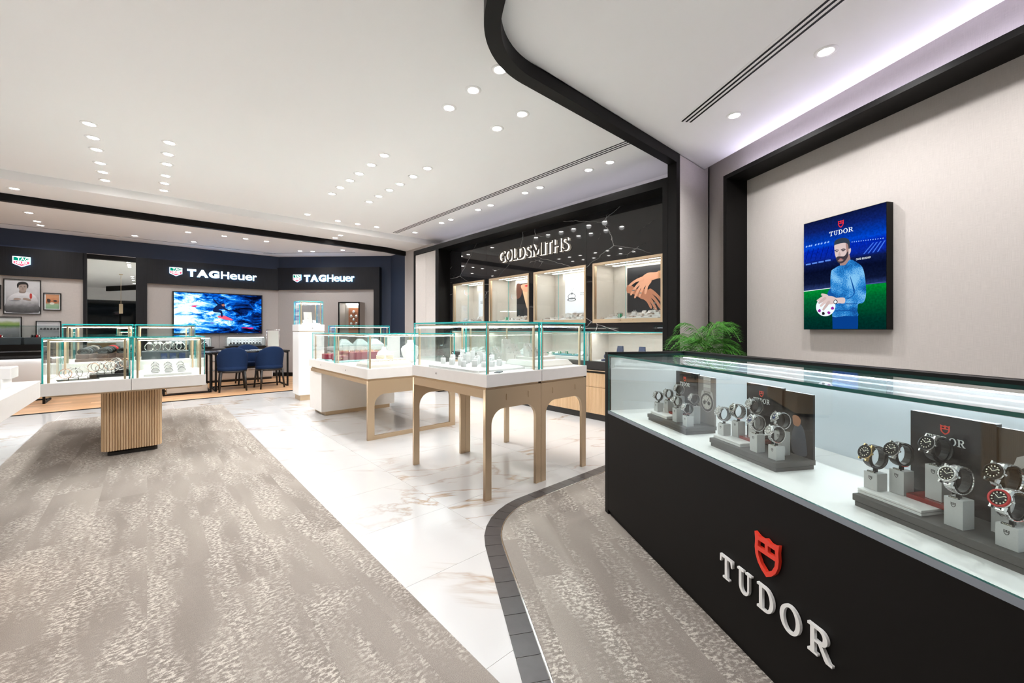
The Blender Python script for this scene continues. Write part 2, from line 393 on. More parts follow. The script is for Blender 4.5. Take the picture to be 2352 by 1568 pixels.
def catmull(pts, sub=5):
    out = []; n = len(pts)
    for i in range(n):
        p0, p1, p2, p3 = pts[i - 1], pts[i], pts[(i + 1) % n], pts[(i + 2) % n]
        for k in range(sub):
            t = k / sub
            out.append(tuple(0.5 * (2 * p1[a] + (p2[a] - p0[a]) * t + (2 * p0[a] - 5 * p1[a] + 4 * p2[a] - p3[a]) * t * t + (3 * p1[a] - p0[a] - 3 * p2[a] + p3[a]) * t ** 3) for a in (0, 1)))
    return out

def _upright(me, y0):
    for v in me.vertices:
        x, y, z = v.co; v.co = (x, y0 - z, y)
    me.update()

def shape(name, loops, depth, mats, parent, y=0.0, loc=None, side=None, **kw):
    """filled outline (holes allowed) standing upright in a wall frame, front face towards -y"""
    cu = bpy.data.curves.new(name, 'CURVE'); cu.dimensions = '2D'; cu.fill_mode = 'BOTH'; cu.extrude = depth / 2
    for lp in loops:
        sp = cu.splines.new('POLY'); sp.points.add(len(lp) - 1)
        for pt, q in zip(sp.points, lp): pt.co = (q[0], q[1], 0, 1)
        sp.use_cyclic_u = True
    return _curve_mesh(cu, name, depth, mats, parent, y, loc, side, **kw)

def words(name, text, size, depth, mats, parent, y=0.0, loc=None, bold=0.0, sx=1.0, space=1.0, side=None, align='LEFT', fit=None, **kw):
    cu = bpy.data.curves.new(name, 'FONT'); cu.body = text; cu.size = size; cu.extrude = depth / 2; cu.offset = bold
    cu.space_character = space; cu.align_x = align; cu.fill_mode = 'BOTH'; cu.resolution_u = 4
    return _curve_mesh(cu, name, depth, mats, parent, y, loc, side, sx, fit, **kw)

def _curve_mesh(cu, name, depth, mats, parent, y, loc, side, sx=1.0, fit=None, flip=False, **kw):
    tmp = bpy.data.objects.new(name, cu)
    me = bpy.data.meshes.new_from_object(tmp)
    bpy.data.objects.remove(tmp); bpy.data.curves.remove(cu)
    if fit:     # (x0, x1, z0, z1) exact extents
        xs = [v.co.x for v in me.vertices]; ys = [v.co.y for v in me.vertices]
        ax, bx, ay, by = min(xs), max(xs), min(ys), max(ys)
        for v in me.vertices:
            v.co.x = fit[0] + (v.co.x - ax) / (bx - ax) * (fit[1] - fit[0])
            v.co.y = fit[2] + (v.co.y - ay) / (by - ay) * (fit[3] - fit[2])
    elif sx != 1.0:
        for v in me.vertices: v.co.x *= sx
    _upright(me, y - depth / 2)
    me.materials.clear()
    for m in (mats if isinstance(mats, (list, tuple)) else [mats]): me.materials.append(M[m] if isinstance(m, str) else m)
    if side is not None:
        for p in me.polygons: p.material_index = 0 if abs(p.normal.y) > 0.7 else 1
    me.name = name
    return link(name, me, parent, loc, **kw)

# ---- slab-serif capitals of the red-shield maker, in a 1 x 1 em box
def _arc(cx, cy, rx, ry, a0, a1, n=14): return [(cx + rx * math.cos(R(a0 + (a1 - a0) * i / n)), cy + ry * math.sin(R(a0 + (a1 - a0) * i / n))) for i in range(n + 1)]
def serif_letters():
    w = 0.17; h = 0.085
    T = [[(0.02, 1), (0.02, 0.68), (0.10, 0.68), (0.15, 0.91), (0.355, 0.91), (0.355, h), (0.22, h), (0.22, 0), (0.66, 0), (0.66, h), (0.525, h), (0.525, 0.91), (0.73, 0.91), (0.78, 0.68), (0.86, 0.68), (0.86, 1)]]
    U = [[(0, 1), (0, 1 - h), (0.11, 1 - h), (0.11, 0.30)] + _arc(0.42, 0.32, 0.31, 0.34, 180, 360) + [(0.73, 0.30), (0.73, 1 - h), (0.86, 1 - h), (0.86, 1), (0.50, 1), (0.50, 1 - h), (0.625, 1 - h), (0.625, 0.32)] + _arc(0.445, 0.32, 0.18, 0.235, 360, 180) + [(0.27, 1 - h), (0.40, 1 - h), (0.40, 1)]]
    D = [[(0, 0), (0.42, 0)] + _arc(0.42, 0.5, 0.46, 0.5, -90, 90) + [(0, 1), (0, 1 - h), (0.12, 1 - h), (0.12, h), (0, h)], [(0.29, h)] + _arc(0.42, 0.5, 0.28, 0.5 - h, -90, 90) + [(0.29, 1 - h)]]
    O = [_arc(0.47, 0.5, 0.47, 0.53, 0, 360, 32)[:-1], _arc(0.47, 0.5, 0.285, 0.435, 0, 360, 32)[:-1]]
    Rr = [[(0, 0), (0.41, 0), (0.41, h), (0.29, h), (0.29, 0.45), (0.43, 0.45), (0.68, 0.06), (0.74, 0), (0.98, 0), (0.98, h), (0.88, h), (0.60, 0.475)] + _arc(0.50, 0.725, 0.31, 0.275, -62, 90) + [(0, 1), (0, 1 - h), (0.12, 1 - h), (0.12, h), (0, h)], [(0.29, 0.54), (0.46, 0.54)] + _arc(0.46, 0.727, 0.165, 0.187, -90, 90) + [(0.29, 1 - h)]]
    return [(T, 0.88), (U, 0.88), (D, 0.90), (O, 0.96), (Rr, 1.0)]
def serif_word(x0, x1, z0, z1, gap=0.13):
    """outlines of the five capitals fitted into x0..x1, z0..z1, one list of loops per letter"""
    L_ = serif_letters(); tot = sum(w for _, w in L_) + gap * 4; k = (x1 - x0) / tot; out = []; x = x0
    for loops, w in L_:
        out.append([[(x + p[0] * k, z0 + p[1] * (z1 - z0)) for p in lp] for lp in loops]); x += (w + gap) * k
    return out
def shield_loops(cx, z0, z1, w):
    """heater shield outline with its three windows"""
    h = z1 - z0
    def P(u, v): return (cx + u * w, z0 + v * h)
    out = [P(-.5, 1.0), P(-.30, .93), P(-.16, .925), P(0, .985), P(.16, .925), P(.30, .93), P(.5, 1.0), P(.47, .80), P(.49, .60), P(.46, .42), P(.36, .24), P(.20, .10), P(0, 0), P(-.20, .10), P(-.36, .24), P(-.46, .42), P(-.49, .60), P(-.47, .80)]
    w1 = [P(-.34, .82), P(-.06, .82), P(-.06, .66), P(-.36, .66)]
    w2 = [P(.06, .82), P(.34, .82), P(.36, .66), P(.06, .66)]
    w3 = [P(-.35, .55), P(.35, .55), P(.33, .42), P(.22, .26), P(0, .13), P(-.22, .26), P(-.33, .42)]
    return [out, w1, w2, w3]

# ================================================================== THE SETTING
ZC, ZL, ZB = 3.172, 3.056, 2.955      # main ceiling, lowered ceilings, underside of the black ceiling bands
# ---- floor
MB().box(-4.6, -4.4, -0.10, 5.6, 12.2, -0.0012).obj('floor', 'grout', kind='structure')
floor = bpy.data.objects['floor']
TW, TL, G_ = 1.2, 0.605, 0.0009
def tile_mesh(w, h, t, ch, mats, name):
    return MB().cbox(-w / 2, -h / 2, -t, w / 2, h / 2, 0, ch).mesh(name, mats)
tm = tile_mesh(TW - 2 * G_, TL - 2 * G_, 0.0012, 0.0003, 'marble', 'marble_tile')
for i in range(-3, 4):
    for j in range(-3, 13):
        cx, cy = 1.502 + (i + 0.5) * TW, 1.127 + (j + 0.5) * TL
        if -4.4 < cx < 4.9 and -3.9 < cy < 9.1:
            if cy < 7.9 - TL / 2 - .03 and -0.956 + TW / 2 < cx < 0.887 - TW / 2: continue
            if cy < 1.7 and cx > 2.2: continue
            link('marble_tile', tm, floor, (cx, cy, 0))
# ---- path of the dark floor border / black ceiling band that fences off the near counter
AB = R(60.0); ctr = (1.997, 1.405)
def band_path(r, n=10, far=5.6):
    y = ctr[1] + r
    pts = [(4.40, y), (3.2, y), (2.4, y)]
    pts += [(ctr[0] + r * math.cos(R(90 + 60 * k / n)), ctr[1] + r * math.sin(R(90 + 60 * k / n))) for k in range(n + 1)]
    e = pts[-1]
    pts += [(e[0] - d * math.cos(AB), e[1] - d * math.sin(AB)) for d in (1.0, 2.5, far)]
    return pts
RO, RI = 0.71, 0.612
def along(r, step, start=0.0, end=99):
    """points at equal steps along the path of radius r (measured on the outer path)"""
    p = band_path(RO, 24); q = band_path(r, 24); out = []; acc = 0.0; nxt = start
    for a, b, c, d in zip(p, p[1:], q, q[1:]):
        L_ = math.dist(a, b)
        while nxt <= acc + L_ and nxt <= end:
            t = (nxt - acc) / L_; out.append((c[0] + (d[0] - c[0]) * t, c[1] + (d[1] - c[1]) * t)); nxt += step
        acc += L_
    return out
po, pi_ = along(RO - 0.002, 0.112, 0, 5.2), along(RI + 0.002, 0.112, 0, 5.2)
border = MB().loft([[(*a, 0.0), (*b, 0.0), (*b, 0.0015), (*a, 0.0015)] for a, b in zip(po, pi_)]).obj('trim_1', 'grout', kind='structure', label='dark tile border curving across the pale floor')
for k in range(len(po) - 1):
    def mixp(a, b, t): return (a[0] + (b[0] - a[0]) * t, a[1] + (b[1] - a[1]) * t)
    t0, t1 = 0.016, 0.984
    MB().prism([mixp(po[k], po[k + 1], t0), mixp(po[k], po[k + 1], t1), mixp(pi_[k], pi_[k + 1], t1), mixp(pi_[k], pi_[k + 1], t0)][::-1], 0.0, 0.004).obj('border_tile', 'border', border)
# thin bright edging between border and carpet
ea, eb = band_path(RI, 24), band_path(RI - 0.006, 24)
MB().loft([[(*a, 0), (*b, 0), (*b, 0.006), (*a, 0.006)] for a, b in zip(ea, eb)]).obj('trim_2', 'steel', kind='structure')
# ---- carpets laid in planks
def clip(poly, region):
    for i in range(len(region)):
        a, b = region[i], region[(i + 1) % len(region)]
        out = []
        side = lambda p: (b[0] - a[0]) * (p[1] - a[1]) - (b[1] - a[1]) * (p[0] - a[0])
        for k in range(len(poly)):
            p, q = poly[k], poly[(k + 1) % len(poly)]; sp, sq = side(p), side(q)
            if sp >= 0: out.append(p)
            if sp * sq < 0:
                t = sp / (sp - sq); out.append((p[0] + (q[0] - p[0]) * t, p[1] + (q[1] - p[1]) * t))
        poly = out
        if not poly: return []
    return poly
def lay_carpet(name, region, ang, m, label):
    """planks 0.25 x 1.0 m, running along the angle, trimmed to the region (convex, anticlockwise)"""
    cx = sum(p[0] for p in region) / len(region); cy = sum(p[1] for p in region) / len(region)
    base = MB().prism(region, 0.0, 0.0012).obj(name, m, kind='structure', label=label)
    d = (math.cos(ang), math.sin(ang)); n = (-d[1], d[0]); W_, L_ = 0.25, 1.0
    for i in range(-24, 25):
        for j in range(-8, 9):
            o = (0.37 * i) % 1.0
            pts = []
            for a, b in ((0, 0), (1, 0), (1, 1), (0, 1)):
                u = (j + a + o) * L_; v = (i + b) * W_
                pts.append((d[0] * u + n[0] * v, d[1] * u + n[1] * v))
            c = clip(pts, region)
            if len(c) < 3: continue
            ar = abs(sum(c[k][0] * c[(k + 1) % len(c)][1] - c[(k + 1) % len(c)][0] * c[k][1] for k in range(len(c)))) / 2
            if ar < 0.002: continue
            MB().prism(c, 0.0012, 0.005).obj('carpet_plank', m, base)
    return base
lay_carpet('floor_carpet', [(-0.956, -2.0), (0.887, -2.0), (0.887, 7.91), (-0.956, 7.91)], R(90), 'carpet', 'grey beige flecked carpet runner between the tables')
rin = band_path(RI - 0.008, 14)
FT = Frame(4.955, 2.017, R(48.07 + 12.6 + 180))          # cloth wall with the lightbox
FK = Frame(2.24, 1.578, R(48.07 + 11.4 + 180))           # near watch counter
lay_carpet('floor_carpet_near', [p for p in rin if p[1] > -2.6][::1] + [(-0.3, -2.6), (2.3, -2.6), FT.p(0.1, -0.02)[:2]], AB, 'carpet2', 'grey beige flecked carpet in front of the black counter')
# ---- oak boards of the far lounge
wb = MB().box(-4.4, 8.79, 0.0, 4.6, 11.75, 0.001).obj('floor_oak', 'plank', kind='structure')
for r_ in range(20):
    y0 = 8.80 + r_ * 0.146
    x = -2.8 + (r_ * 0.53) % 1.3
    while x < 4.4:
        x1 = min(x + 1.3, 4.55)
        MB().cbox(x + 0.001, y0, 0.001, x1, y0 + 0.1445, 0.007, 0.0006).obj('floor_plank', 'plank', wb); x = x1
MB().box(-4.4, 8.745, 0, 4.6, 8.79, 0.008).obj('trim_3', 'black', kind='structure')

# ---- ceilings
MB().box(-4.6, -4.4, ZC, 5.2, 7.93, ZC + 0.12).obj('ceiling', 'ceiling', kind='structure')
MB().box(-4.6, 7.93, ZL, 5.2, 12.2, ZC + 0.12).obj('ceiling_far', 'ceiling', kind='structure')
cin = band_path(RI, 14)
c0 = FT.p(-0.05, -0.117)[:2]; c1 = FT.p(6.2, -0.117)[:2]
poly = [(4.83, cin[0][1])] + [p for p in cin[1:]] + [c1, c0]
MB().prism(poly, ZL, ZC - 0.002).obj('ceiling_near', 'ceiling', kind='structure')
# black bands
bo, bi = band_path(RO, 24), band_path(RI, 24)
bo[0] = (4.21, bo[0][1]); bi[0] = (4.21, bi[0][1])
tb = MB().loft([[(*a, ZB), (*b, ZB), (*b, ZC), (*a, ZC)] for a, b in zip(bo, bi)])
tb.box(4.132, ctr[1] + RI, 0, 4.21, ctr[1] + RO, ZB + 0.001)
tb.obj('trim_4', 'black', kind='structure', label='black metal band curving across the ceiling and down a jamb')
pa = [(-4.5, 8.76), (4.06, 8.76), (4.60, 8.92)]; pb = [(-4.5, 8.86), (4.04, 8.86), (4.60, 9.02)]
MB().loft([[(*a, ZB), (*b, ZB), (*b, ZL), (*a, ZL)] for a, b in zip(pa, pb)]).obj('trim_5', 'black', kind='structure')
tag(MB().box(0.5, 8.862, ZL - 0.014, 3.9, 8.874, ZL - 0.002).obj('cove_light', 'blueglow'), 'added blue glow strip behind the far black ceiling band, imitating sign reflection', 'light strip')  # added strip imitating the sign's blue light reflected on the band

# ---- outer walls
MB().box(-4.7, -4.4, 0, -4.5, 12.2, 3.3).obj('wall_left', 'fabric', kind='structure')
wbk = MB().box(-4.6, -4.5, 0, 5.6, -4.3, 3.3).obj('wall_behind', 'black', kind='structure')
for k in range(8):
    MB().box(-4.4 + k * 1.15, -4.3, 0.1, -3.32 + k * 1.15, -4.27, 2.6).obj('shopfront_pane', 'darkglass', wbk)
MB().box(-4.5, -4.3, 2.6, 5.5, -4.2, ZC).obj('shopfront_fascia', 'ceiling', wbk)
# right wall: backing, marble facing, black surround
wr = MB().box(4.92, 2.017, 0, 5.1, 9.1, 3.3).obj('wall_right', 'ceiling', kind='structure')
XM = 4.395
WY = [(5.612, 6.590), (4.493, 5.478), (3.400, 4.393), (2.300, 3.287)]     # the four wall vitrines
WZ0, WZ1 = 1.28, 2.065
def slab(y0, y1, z0, z1): MB().cbox(-0.035, y0, z0, 0, y1, z1, 0.0).obj('marble_panel', 'blackmarble', wr, (XM + 0.035, 0, 0))
e = 0.0015
for a, b in ((5.545, 6.697), (3.394, 5.545), (2.12, 3.394)): slab(a + e, b - e, WZ1 + 0.002, 2.79)
for a, b in ((6.592, 6.697), (5.480, 5.610), (4.395, 4.491), (3.289, 3.398), (2.12, 2.298)): slab(a, b, WZ0, WZ1)
for a, b in ((5.545, 6.697), (3.394, 5.545), (2.12, 3.394)): slab(a + e, b - e, 1.168, WZ0 - 0.002)
fr = MB()
fr.box(4.13, 2.117, 2.73, XM + 0.03, 7.666, 2.82); fr.box(XM + 0.03, 2.117, 2.795, 4.92, 7.666, 2.82)
fr.box(4.13, 2.117, 0, XM + 0.04, 2.172, 2.73); fr.box(4.13, 6.697, 0, XM + 0.04, 6.807, 2.73)
fr.box(4.13, 7.62, 0, 4.92, 7.666, 2.73)
fr.obj('trim_6', 'black', kind='structure', label='black surround framing the marble wall')
fp = MB().box(4.20, 6.807, 0, 4.9, 7.62, 2.72).obj('wall_pier', 'fabric', kind='structure')
for a, b in ((6.812, 7.199), (7.205, 7.615)): MB().box(4.15, a, 0.02, 4.20, b, 2.725).obj('cloth_panel', 'fabric', fp)
MB().box(4.6, 7.67, 0, 4.92, 8.97, ZL).obj('wall_return', 'fabric', kind='structure')
MB().box(4.6, 8.97, 0, 4.92, 12.1, ZL).obj('wall_far_right', 'navy', kind='structure')
tag(MB().box(4.55, 2.3, 2.821, 4.60, 7.6, 2.835).obj('cove_light', 'cove'), 'lavender cove light strip above the marble wall surround', 'light strip')
# near cloth wall (watch counter side)
wn = MB().box(-0.12, 0, 0, 7.2, 0.1, 3.3).obj('wall_near', 'fabric', None, (FT.ox, FT.oy, 0), FT.rz, kind='structure')
MB().box(4.21, ctr[1] + RI, 0, 4.985, ctr[1] + RI + 0.09, 3.05).obj('wall_near_return', 'fabric', kind='structure')
MB().box(4.83, ctr[1] + RI, 3.05, 4.96, ctr[1] + RI + 0.09, 3.3).obj('wall_near_return_top', 'fabric', kind='structure')
tf = MB().box(0.523, -0.25, 0, 0.570, 0, 2.796).box(0.570, -0.25, 2.754, 6.9, 0, 2.796)
tf.obj('trim_7', 'black', None, (FT.ox, FT.oy, 0), FT.rz, kind='structure', label='deep black frame round the beige cloth wall')
tag(MB().box(0.535, -0.055, 2.797, 6.8, -0.03, 2.809).obj('cove_light', 'cove2', None, (FT.ox, FT.oy, 0), FT.rz), 'lavender cove light strip on top of the near wall frame', 'light strip')

# ---- far wall (lounge)
wk = MB().box(-4.6, 11.80, 0, 2.9, 12.1, 3.3).obj('wall_back', 'navy', kind='structure')
def bp(name, m, x0, x1, z0, z1, y0=11.70, y1=11.80): return MB().box(x0, y0, z0, x1, y1, z1).obj(name, m, wk)
bp('cloth_panel', 'fabric', -2.45, -0.945, 0.1, 2.172); bp('cloth_panel', 'fabric', -3.9, -2.455, 0.1, 2.172)
bp('cloth_panel', 'fabric2', 0.0, 1.262, 0.1, 2.168); bp('cloth_panel', 'fabric2', 1.266, 2.52, 0.1, 2.168)
bp('skirting', 'black', -3.9, 2.5, 0, 0.1, 11.69)
bp('fascia_board', 'header', -3.9, -0.945, 2.178, 2.705, 11.64); bp('fascia_board', 'header', 0.0, 2.49, 2.178, 2.712, 11.64)
bp('fascia_edge', 'drawer', -3.9, -0.945, 2.172, 2.178, 11.66); bp('fascia_edge', 'drawer', 0.0, 2.49, 2.172, 2.178, 11.66)
bp('pilaster', 'header', -0.945, -0.893, 0, 2.705, 11.66); bp('pilaster', 'header', -0.178, 0.0, 0, 2.71, 11.66)
bp('lintel', 'black', -0.893, -0.178, 2.616, 2.70, 11.67); bp('lintel_edge', 'steel', -0.893, -0.178, 2.70, 2.708, 11.66)
tag(bp('cove_light', 'cove', -3.8, -1.0, 2.713, 2.716, 11.785, 11.797), kind=None)
bp('cove_light', 'cove', 0.05, 2.45, 2.713, 2.716, 11.785, 11.797)
mr = thing('wall_mirror', (-0.535, 11.705, 0), 0, 'tall mirror column between the two cloth panels of the lounge wall', 'mirror')
MB().box(-0.357, -0.005, 0.005, 0.357, 0.09, 2.615).obj('mirror_glass', 'mirror', mr)
# splayed corner of the far wall
FS = Frame(2.48, 11.70, R(-45))
wc = MB().box(-0.05, 0.10, 0, 2.9, 0.5, ZL).obj('wall_back_corner', 'navy', None, (FS.ox, FS.oy, 0), FS.rz, kind='structure')
def sp(name, m, x0, x1, z0, z1, y0=0.0, y1=0.10): return MB().box(x0, y0, z0, x1, y1, z1).obj(name, m, wc)
sp('cloth_panel', 'fabric2', 0.003, 2.51, 0.1, 2.185); sp('skirting', 'black', 0, 2.5, 0, 0.1, -0.01)
sp('fascia_board', 'header', 0.02, 2.66, 2.192, 2.755, -0.05); sp('pilaster', 'header', 2.512, 2.66, 0, 2.192, -0.05)
sp('fascia_edge', 'drawer', 0.02, 2.51, 2.186, 2.192, -0.03)
sp('cove_light', 'cove', 0.1, 2.6, 2.756, 2.759, 0.085, 0.098)

# ---- slot diffusers in the ceilings
def slots(loc, rz, length, n, label, gap=0.040):
    t = thing('slot_diffuser', loc, rz, label, 'air vent')
    MB().box(-0.012, -0.02, -0.0015, length + 0.012, n * gap, 0.0).obj('frame', 'ceiling', t)
    for k in range(n):
        MB().box(0, k * gap, -0.003, length, k * gap + 0.017, -0.0012).obj('slot', 'black', t)
    return t
slots((3.73, 7.80, ZC), R(-90), 5.55, 3, 'triple black slot air vent along the ceiling by the marble wall')
slots((3.55, 1.69, ZL), R(239.2), 2.6, 3, 'triple black slot air vent above the black watch counter')
slots((-2.0, 11.30, ZL), 0, 4.35, 1, 'single dark slot air vent before the lounge far wall', 0.05)
slots((*FS.p(-0.1, -0.42)[:2], ZL), FS.rz, 2.3, 1, 'single dark slot air vent before the splayed lounge wall', 0.05)

# ---- recessed downlights
dl_lens = MB().lathe([(0.0415, -0.0025), (0.040, -0.0035), (0.001, -0.0035)], 20).mesh('lens', 'lamp')
dl_rim = MB().lathe([(0.068, 0.0), (0.066, -0.004), (0.046, -0.0055), (0.0415, -0.001), (0.0415, 0.0)], 24, caps=False).mesh('rim', 'ceiling')
def downlight(x, y, z, label, group, w=1.0, ang=158, size=1.0, tint=(1.0, 0.988, 0.975)):
    t = thing('downlight', (x, y, z), 0, label, 'downlight', group)
    link('lens', dl_lens, t); link('rim', dl_rim, t)
    ld = bpy.data.lights.new('downlight_beam', 'SPOT'); ld.energy = DOWN_W * w; ld.spot_size = R(ang); ld.spot_blend = 1.0
    ld.shadow_soft_size = 0.05; ld.color = tint
    lo = bpy.data.objects.new('downlight_beam', ld); COL.objects.link(lo); lo.parent = t; lo.location = (0, 0, -0.02)
    t.scale = (size, size, 1)
    return t
ORD = ['first', 'second', 'third', 'fourth', 'fifth', 'sixth', 'seventh', 'eighth', 'ninth', 'tenth', 'eleventh', 'twelfth']
for x in (-0.414, 0.177):
    for i_, y in enumerate((5.62, 6.0, 6.37, 6.86, 7.23, 7.61)):
        downlight(x, y, ZC, '%s nearest downlight of the %s row above the fluted oak table' % (ORD[i_], 'left' if x < 0 else 'right'), 'downlights above the fluted table', 0.75)
    for y in (2.55, 1.9, 0.9, -0.6): downlight(x, y, ZC, 'unseen downlight added to light the carpet runner', 'added downlights above the near carpet', 0.72)  # overhead and unseen, added to light the near carpet
for x in (2.003, 2.559):
    for i_, y in enumerate((4.40, 4.76, 5.13, 5.45, 5.81, 6.16)):
        downlight(x, y, ZC, '%s nearest downlight of the %s row above the pale table' % (ORD[i_], 'left' if x < 2.2 else 'right'), 'downlights above the second table', 0.75)
    for y in (2.71, 3.07): downlight(x, y, ZC, '%s %s downlight of the four above the arched gold legged table' % ('nearer' if y < 3 else 'farther', 'left' if x < 2.2 else 'right'), 'downlights above the arched table', 0.75)
downlight(1.995, 2.36, ZC, 'round white downlight half hidden by the curved black ceiling band', 'downlight behind band', 0.7)
for i_, (x, y) in enumerate(((2.05, 7.545), (2.586, 7.63), (2.935, 7.605), (3.297, 7.585))): downlight(x, y, ZC, '%s downlight from the left in the cross row above the tall pedestal vitrine' % ORD[i_], 'downlights across above the pedestal', 0.7)
for i_, (x, y) in enumerate(((2.845, 8.246), (2.847, 8.553), (-1.306, 8.39))): downlight(x, y, ZL, '%s downlight just before the far black ceiling band' % ['nearer right', 'farther right', 'leftmost'][i_], 'downlights by the far band', 0.6)
for i_, y in enumerate((2.80, 3.11, 3.95, 4.25, 5.04, 5.37, 6.18, 6.49, 7.50)):
    downlight(4.07, y, ZC, '%s downlight from the near end between slot vent and marble wall' % ORD[i_], 'wall wash downlights', 0.45)
for x, y, n in ((3.377, 0.618, 'larger'), (3.798, 1.334, 'smaller')):
    downlight(x, y, ZL, 'round white downlight above the black counter, the %s looking of the two' % n, 'downlights near counter', 1.5)
for x, y in ((2.956, -0.098), (2.535, -0.81)): downlight(x, y, ZL, 'unseen downlight continuing the row above the near end of the black counter', 'downlights over counter end', 1.3)  # out of view, row extended to light this area
LN = ['front of three at far left', 'middle of three at far left', 'rear of three at far left', 'alone before the tall mirror', 'leftmost of the front row', 'alone above the wave screen', 'second of the front row', 'third of the front row', 'fourth of the front row', 'left of a pair by the splayed wall', 'right of a pair by the splayed wall', 'rightmost of all']
for x, y in ((-1.404, 9.962), (-1.411, 10.672), (-1.418, 11.033), (-0.18, 11.013), (0.583, 9.937), (0.737, 10.947), (1.145, 9.874), (1.504, 9.866), (1.878, 9.865), (2.7, 10.542), (2.94, 10.399), (3.416, 9.756)):
    downlight(x, y, ZL, 'small lounge downlight, ' + LN.pop(0) + ' beyond the far black band', 'lounge downlights', 0.5)
for x, y in ((-2.6, 6.5), (-2.6, 4.5), (-2.6, 2.2), (-2.6, 0.0), (-2.9, 9.9), (1.9, -1.6), (-0.1, -2.4), (-2.5, -2.4)):  # extra lamps out of view, added to light the shop
    downlight(x, y, ZC if y < 7.9 else ZL, 'downlight added in the unseen left and rear parts of the shop ceiling', 'added downlights out of view', 1.2)

# ================================================================== SHOWCASES AND TABLES
def pane(root, x0, y0, z0, x1, y1, z1, g='glass', ed='edge', name='glass_pane'):
    """one sheet of glass: two clear faces, coloured cut edges"""
    b = MB().box(x0, y0, z0, x1, y1, z1)
    d = (x1 - x0, y1 - y0, z1 - z0); thin = d.index(min(d))
    ax = [2, 2, 1, 0, 1, 0]       # axis of each box face in order
    b.m = [0 if a == thin else 1 for a in ax]
    return b.obj(name, [g, ed], root)
def glass_case(root, x0, y0, x1, y1, z0, z1, t=0.010, posts=True, led='led', ins=0.028, rails=(1, 1, 1, 1), pw=0.016):
    pane(root, x0, y0, z0, x1, y0 + t, z1 - t); pane(root, x0, y1 - t, z0, x1, y1, z1 - t)
    pane(root, x0, y0 + t, z0, x0 + t, y1 - t, z1 - t); pane(root, x1 - t, y0 + t, z0, x1, y1 - t, z1 - t)
    pane(root, x0, y0, z1 - t, x1, y1, z1)
    if posts:
        a0, a1, b0, b1 = x0 + ins, x1 - ins, y0 + ins, y1 - ins; zt = z1 - t - 0.022
        for x in (a0, a1 - pw):
            for y in (b0, b1 - pw): MB().cbox(x, y, z0, x + pw, y + pw, zt, 0.002).obj('corner_post', 'gold', root)
        rl = MB()
        if rails[0]: rl.box(a0, b0, zt, a1, b0 + pw, zt + 0.012)
        if rails[1]: rl.box(a0, b1 - pw, zt, a1, b1, zt + 0.012)
        if rails[2]: rl.box(a0, b0 + pw, zt, a0 + pw, b1 - pw, zt + 0.012)
        if rails[3]: rl.box(a1 - pw, b0 + pw, zt, a1, b1 - pw, zt + 0.012)
        rl.obj('top_rail', 'gold', root)
        s_ = MB(); k = 0.010
        if rails[0]: s_.box(a0 + pw, b0 + 0.003, zt - 0.005, a1 - pw, b0 + k, zt)
        if rails[1]: s_.box(a0 + pw, b1 - k, zt - 0.005, a1 - pw, b1 - 0.003, zt)
        if rails[2]: s_.box(a0 + 0.003, b0 + pw, zt - 0.005, a0 + k, b1 - pw, zt)
        if rails[3]: s_.box(a1 - k, b0 + pw, zt - 0.005, a1 - 0.003, b1 - pw, zt)
        s_.obj('light_strip', led, root)

def arch_plate(w, h, leg, top, r, thick, z_bot=0.0, bottom=0.0, arch=(1, 1)):
    """upright plate in the x-z plane: two legs, a top rail, rounded inner top corners, optional bottom rail"""
    out = [(0, 0), (w, 0), (w, h), (0, h)]
    inner = []
    zi = h - top
    if arch[0]: inner += [(leg + r - r * math.cos(R(a)), zi - r + r * math.sin(R(a))) for a in range(0, 91, 10)]
    else: inner += [(leg, zi)]
    if arch[1]: inner += [(w - leg - r + r * math.sin(R(a)), zi - r + r * math.cos(R(a))) for a in range(0, 91, 10)]
    else: inner += [(w - leg, zi)]
    if bottom:
        loops = [out, [(leg, bottom)] + inner + [(w - leg, bottom)]]
    else:
        loops = [[(0, 0), (leg, 0)] + inner + [(w - leg, 0), (w, 0), (w, h), (0, h)]]
    return loops

def arched_table(x0, x1, y0, y1, label, tabs):
    t = thing('display_table', (x0, y0, 0), 0, label, 'table', 'pair of arched gold legged display tables')
    w, d = x1 - x0, y1 - y0
    for yy in (0.025, d):
        shape('arched_leg_frame', arch_plate(w, 0.775, 0.054, 0.145, 0.11, 0.025), 0.025, 'gold', t, y=yy)
    MB().box(0.0, 0.025, 0.715, 0.025, d - 0.025, 0.775).obj('side_rail', 'gold', t); MB().box(w - 0.025, 0.025, 0.715, w, d - 0.025, 0.775).obj('side_rail', 'gold', t)
    for fx in tabs: MB().box(fx - 0.007, -0.004, 0.685, fx + 0.007, 0.0, 0.730).obj('lock_tab', 'gold', t)
    MB().box(0.014, 0.014, 0.775, w - 0.014, d - 0.014, 0.793).obj('shadow_gap', 'gold', t)
    MB().cbox(0.001, -0.012, 0.793, w - 0.001, d + 0.012, 0.882, 0.002).obj('table_top', 'white', t)
    lk = MB(); lk.lathe([(0.009, 0), (0.009, 0.004), (0.001, 0.004)], 14); lk.xf(Matrix.Translation((0.0005, d * 0.62, 0.84)) @ Matrix.Rotation(R(-90), 4, 'Y')).obj('lock', 'steel', t)
    MB().lathe([(0.012, 0), (0.012, 0.012), (0.002, 0.012)], 14).obj('foot', 'black', t, (0.027, d - 0.012, -0.0)) if False else None
    glass_case(t, 0.012, 0.0, w - 0.008, d, 0.882, 1.255, t=0.011, led='ledcool')
    return t
ta = arched_table(1.748, 2.300, 2.222, 3.262, 'nearer left half of the gold arched display table, with white ring stands', (0.20, 0.42))
tb_ = arched_table(2.303, 2.868, 2.222, 3.262, 'right half of the gold arched display table, with taupe ring steps', (0.14, 0.42))

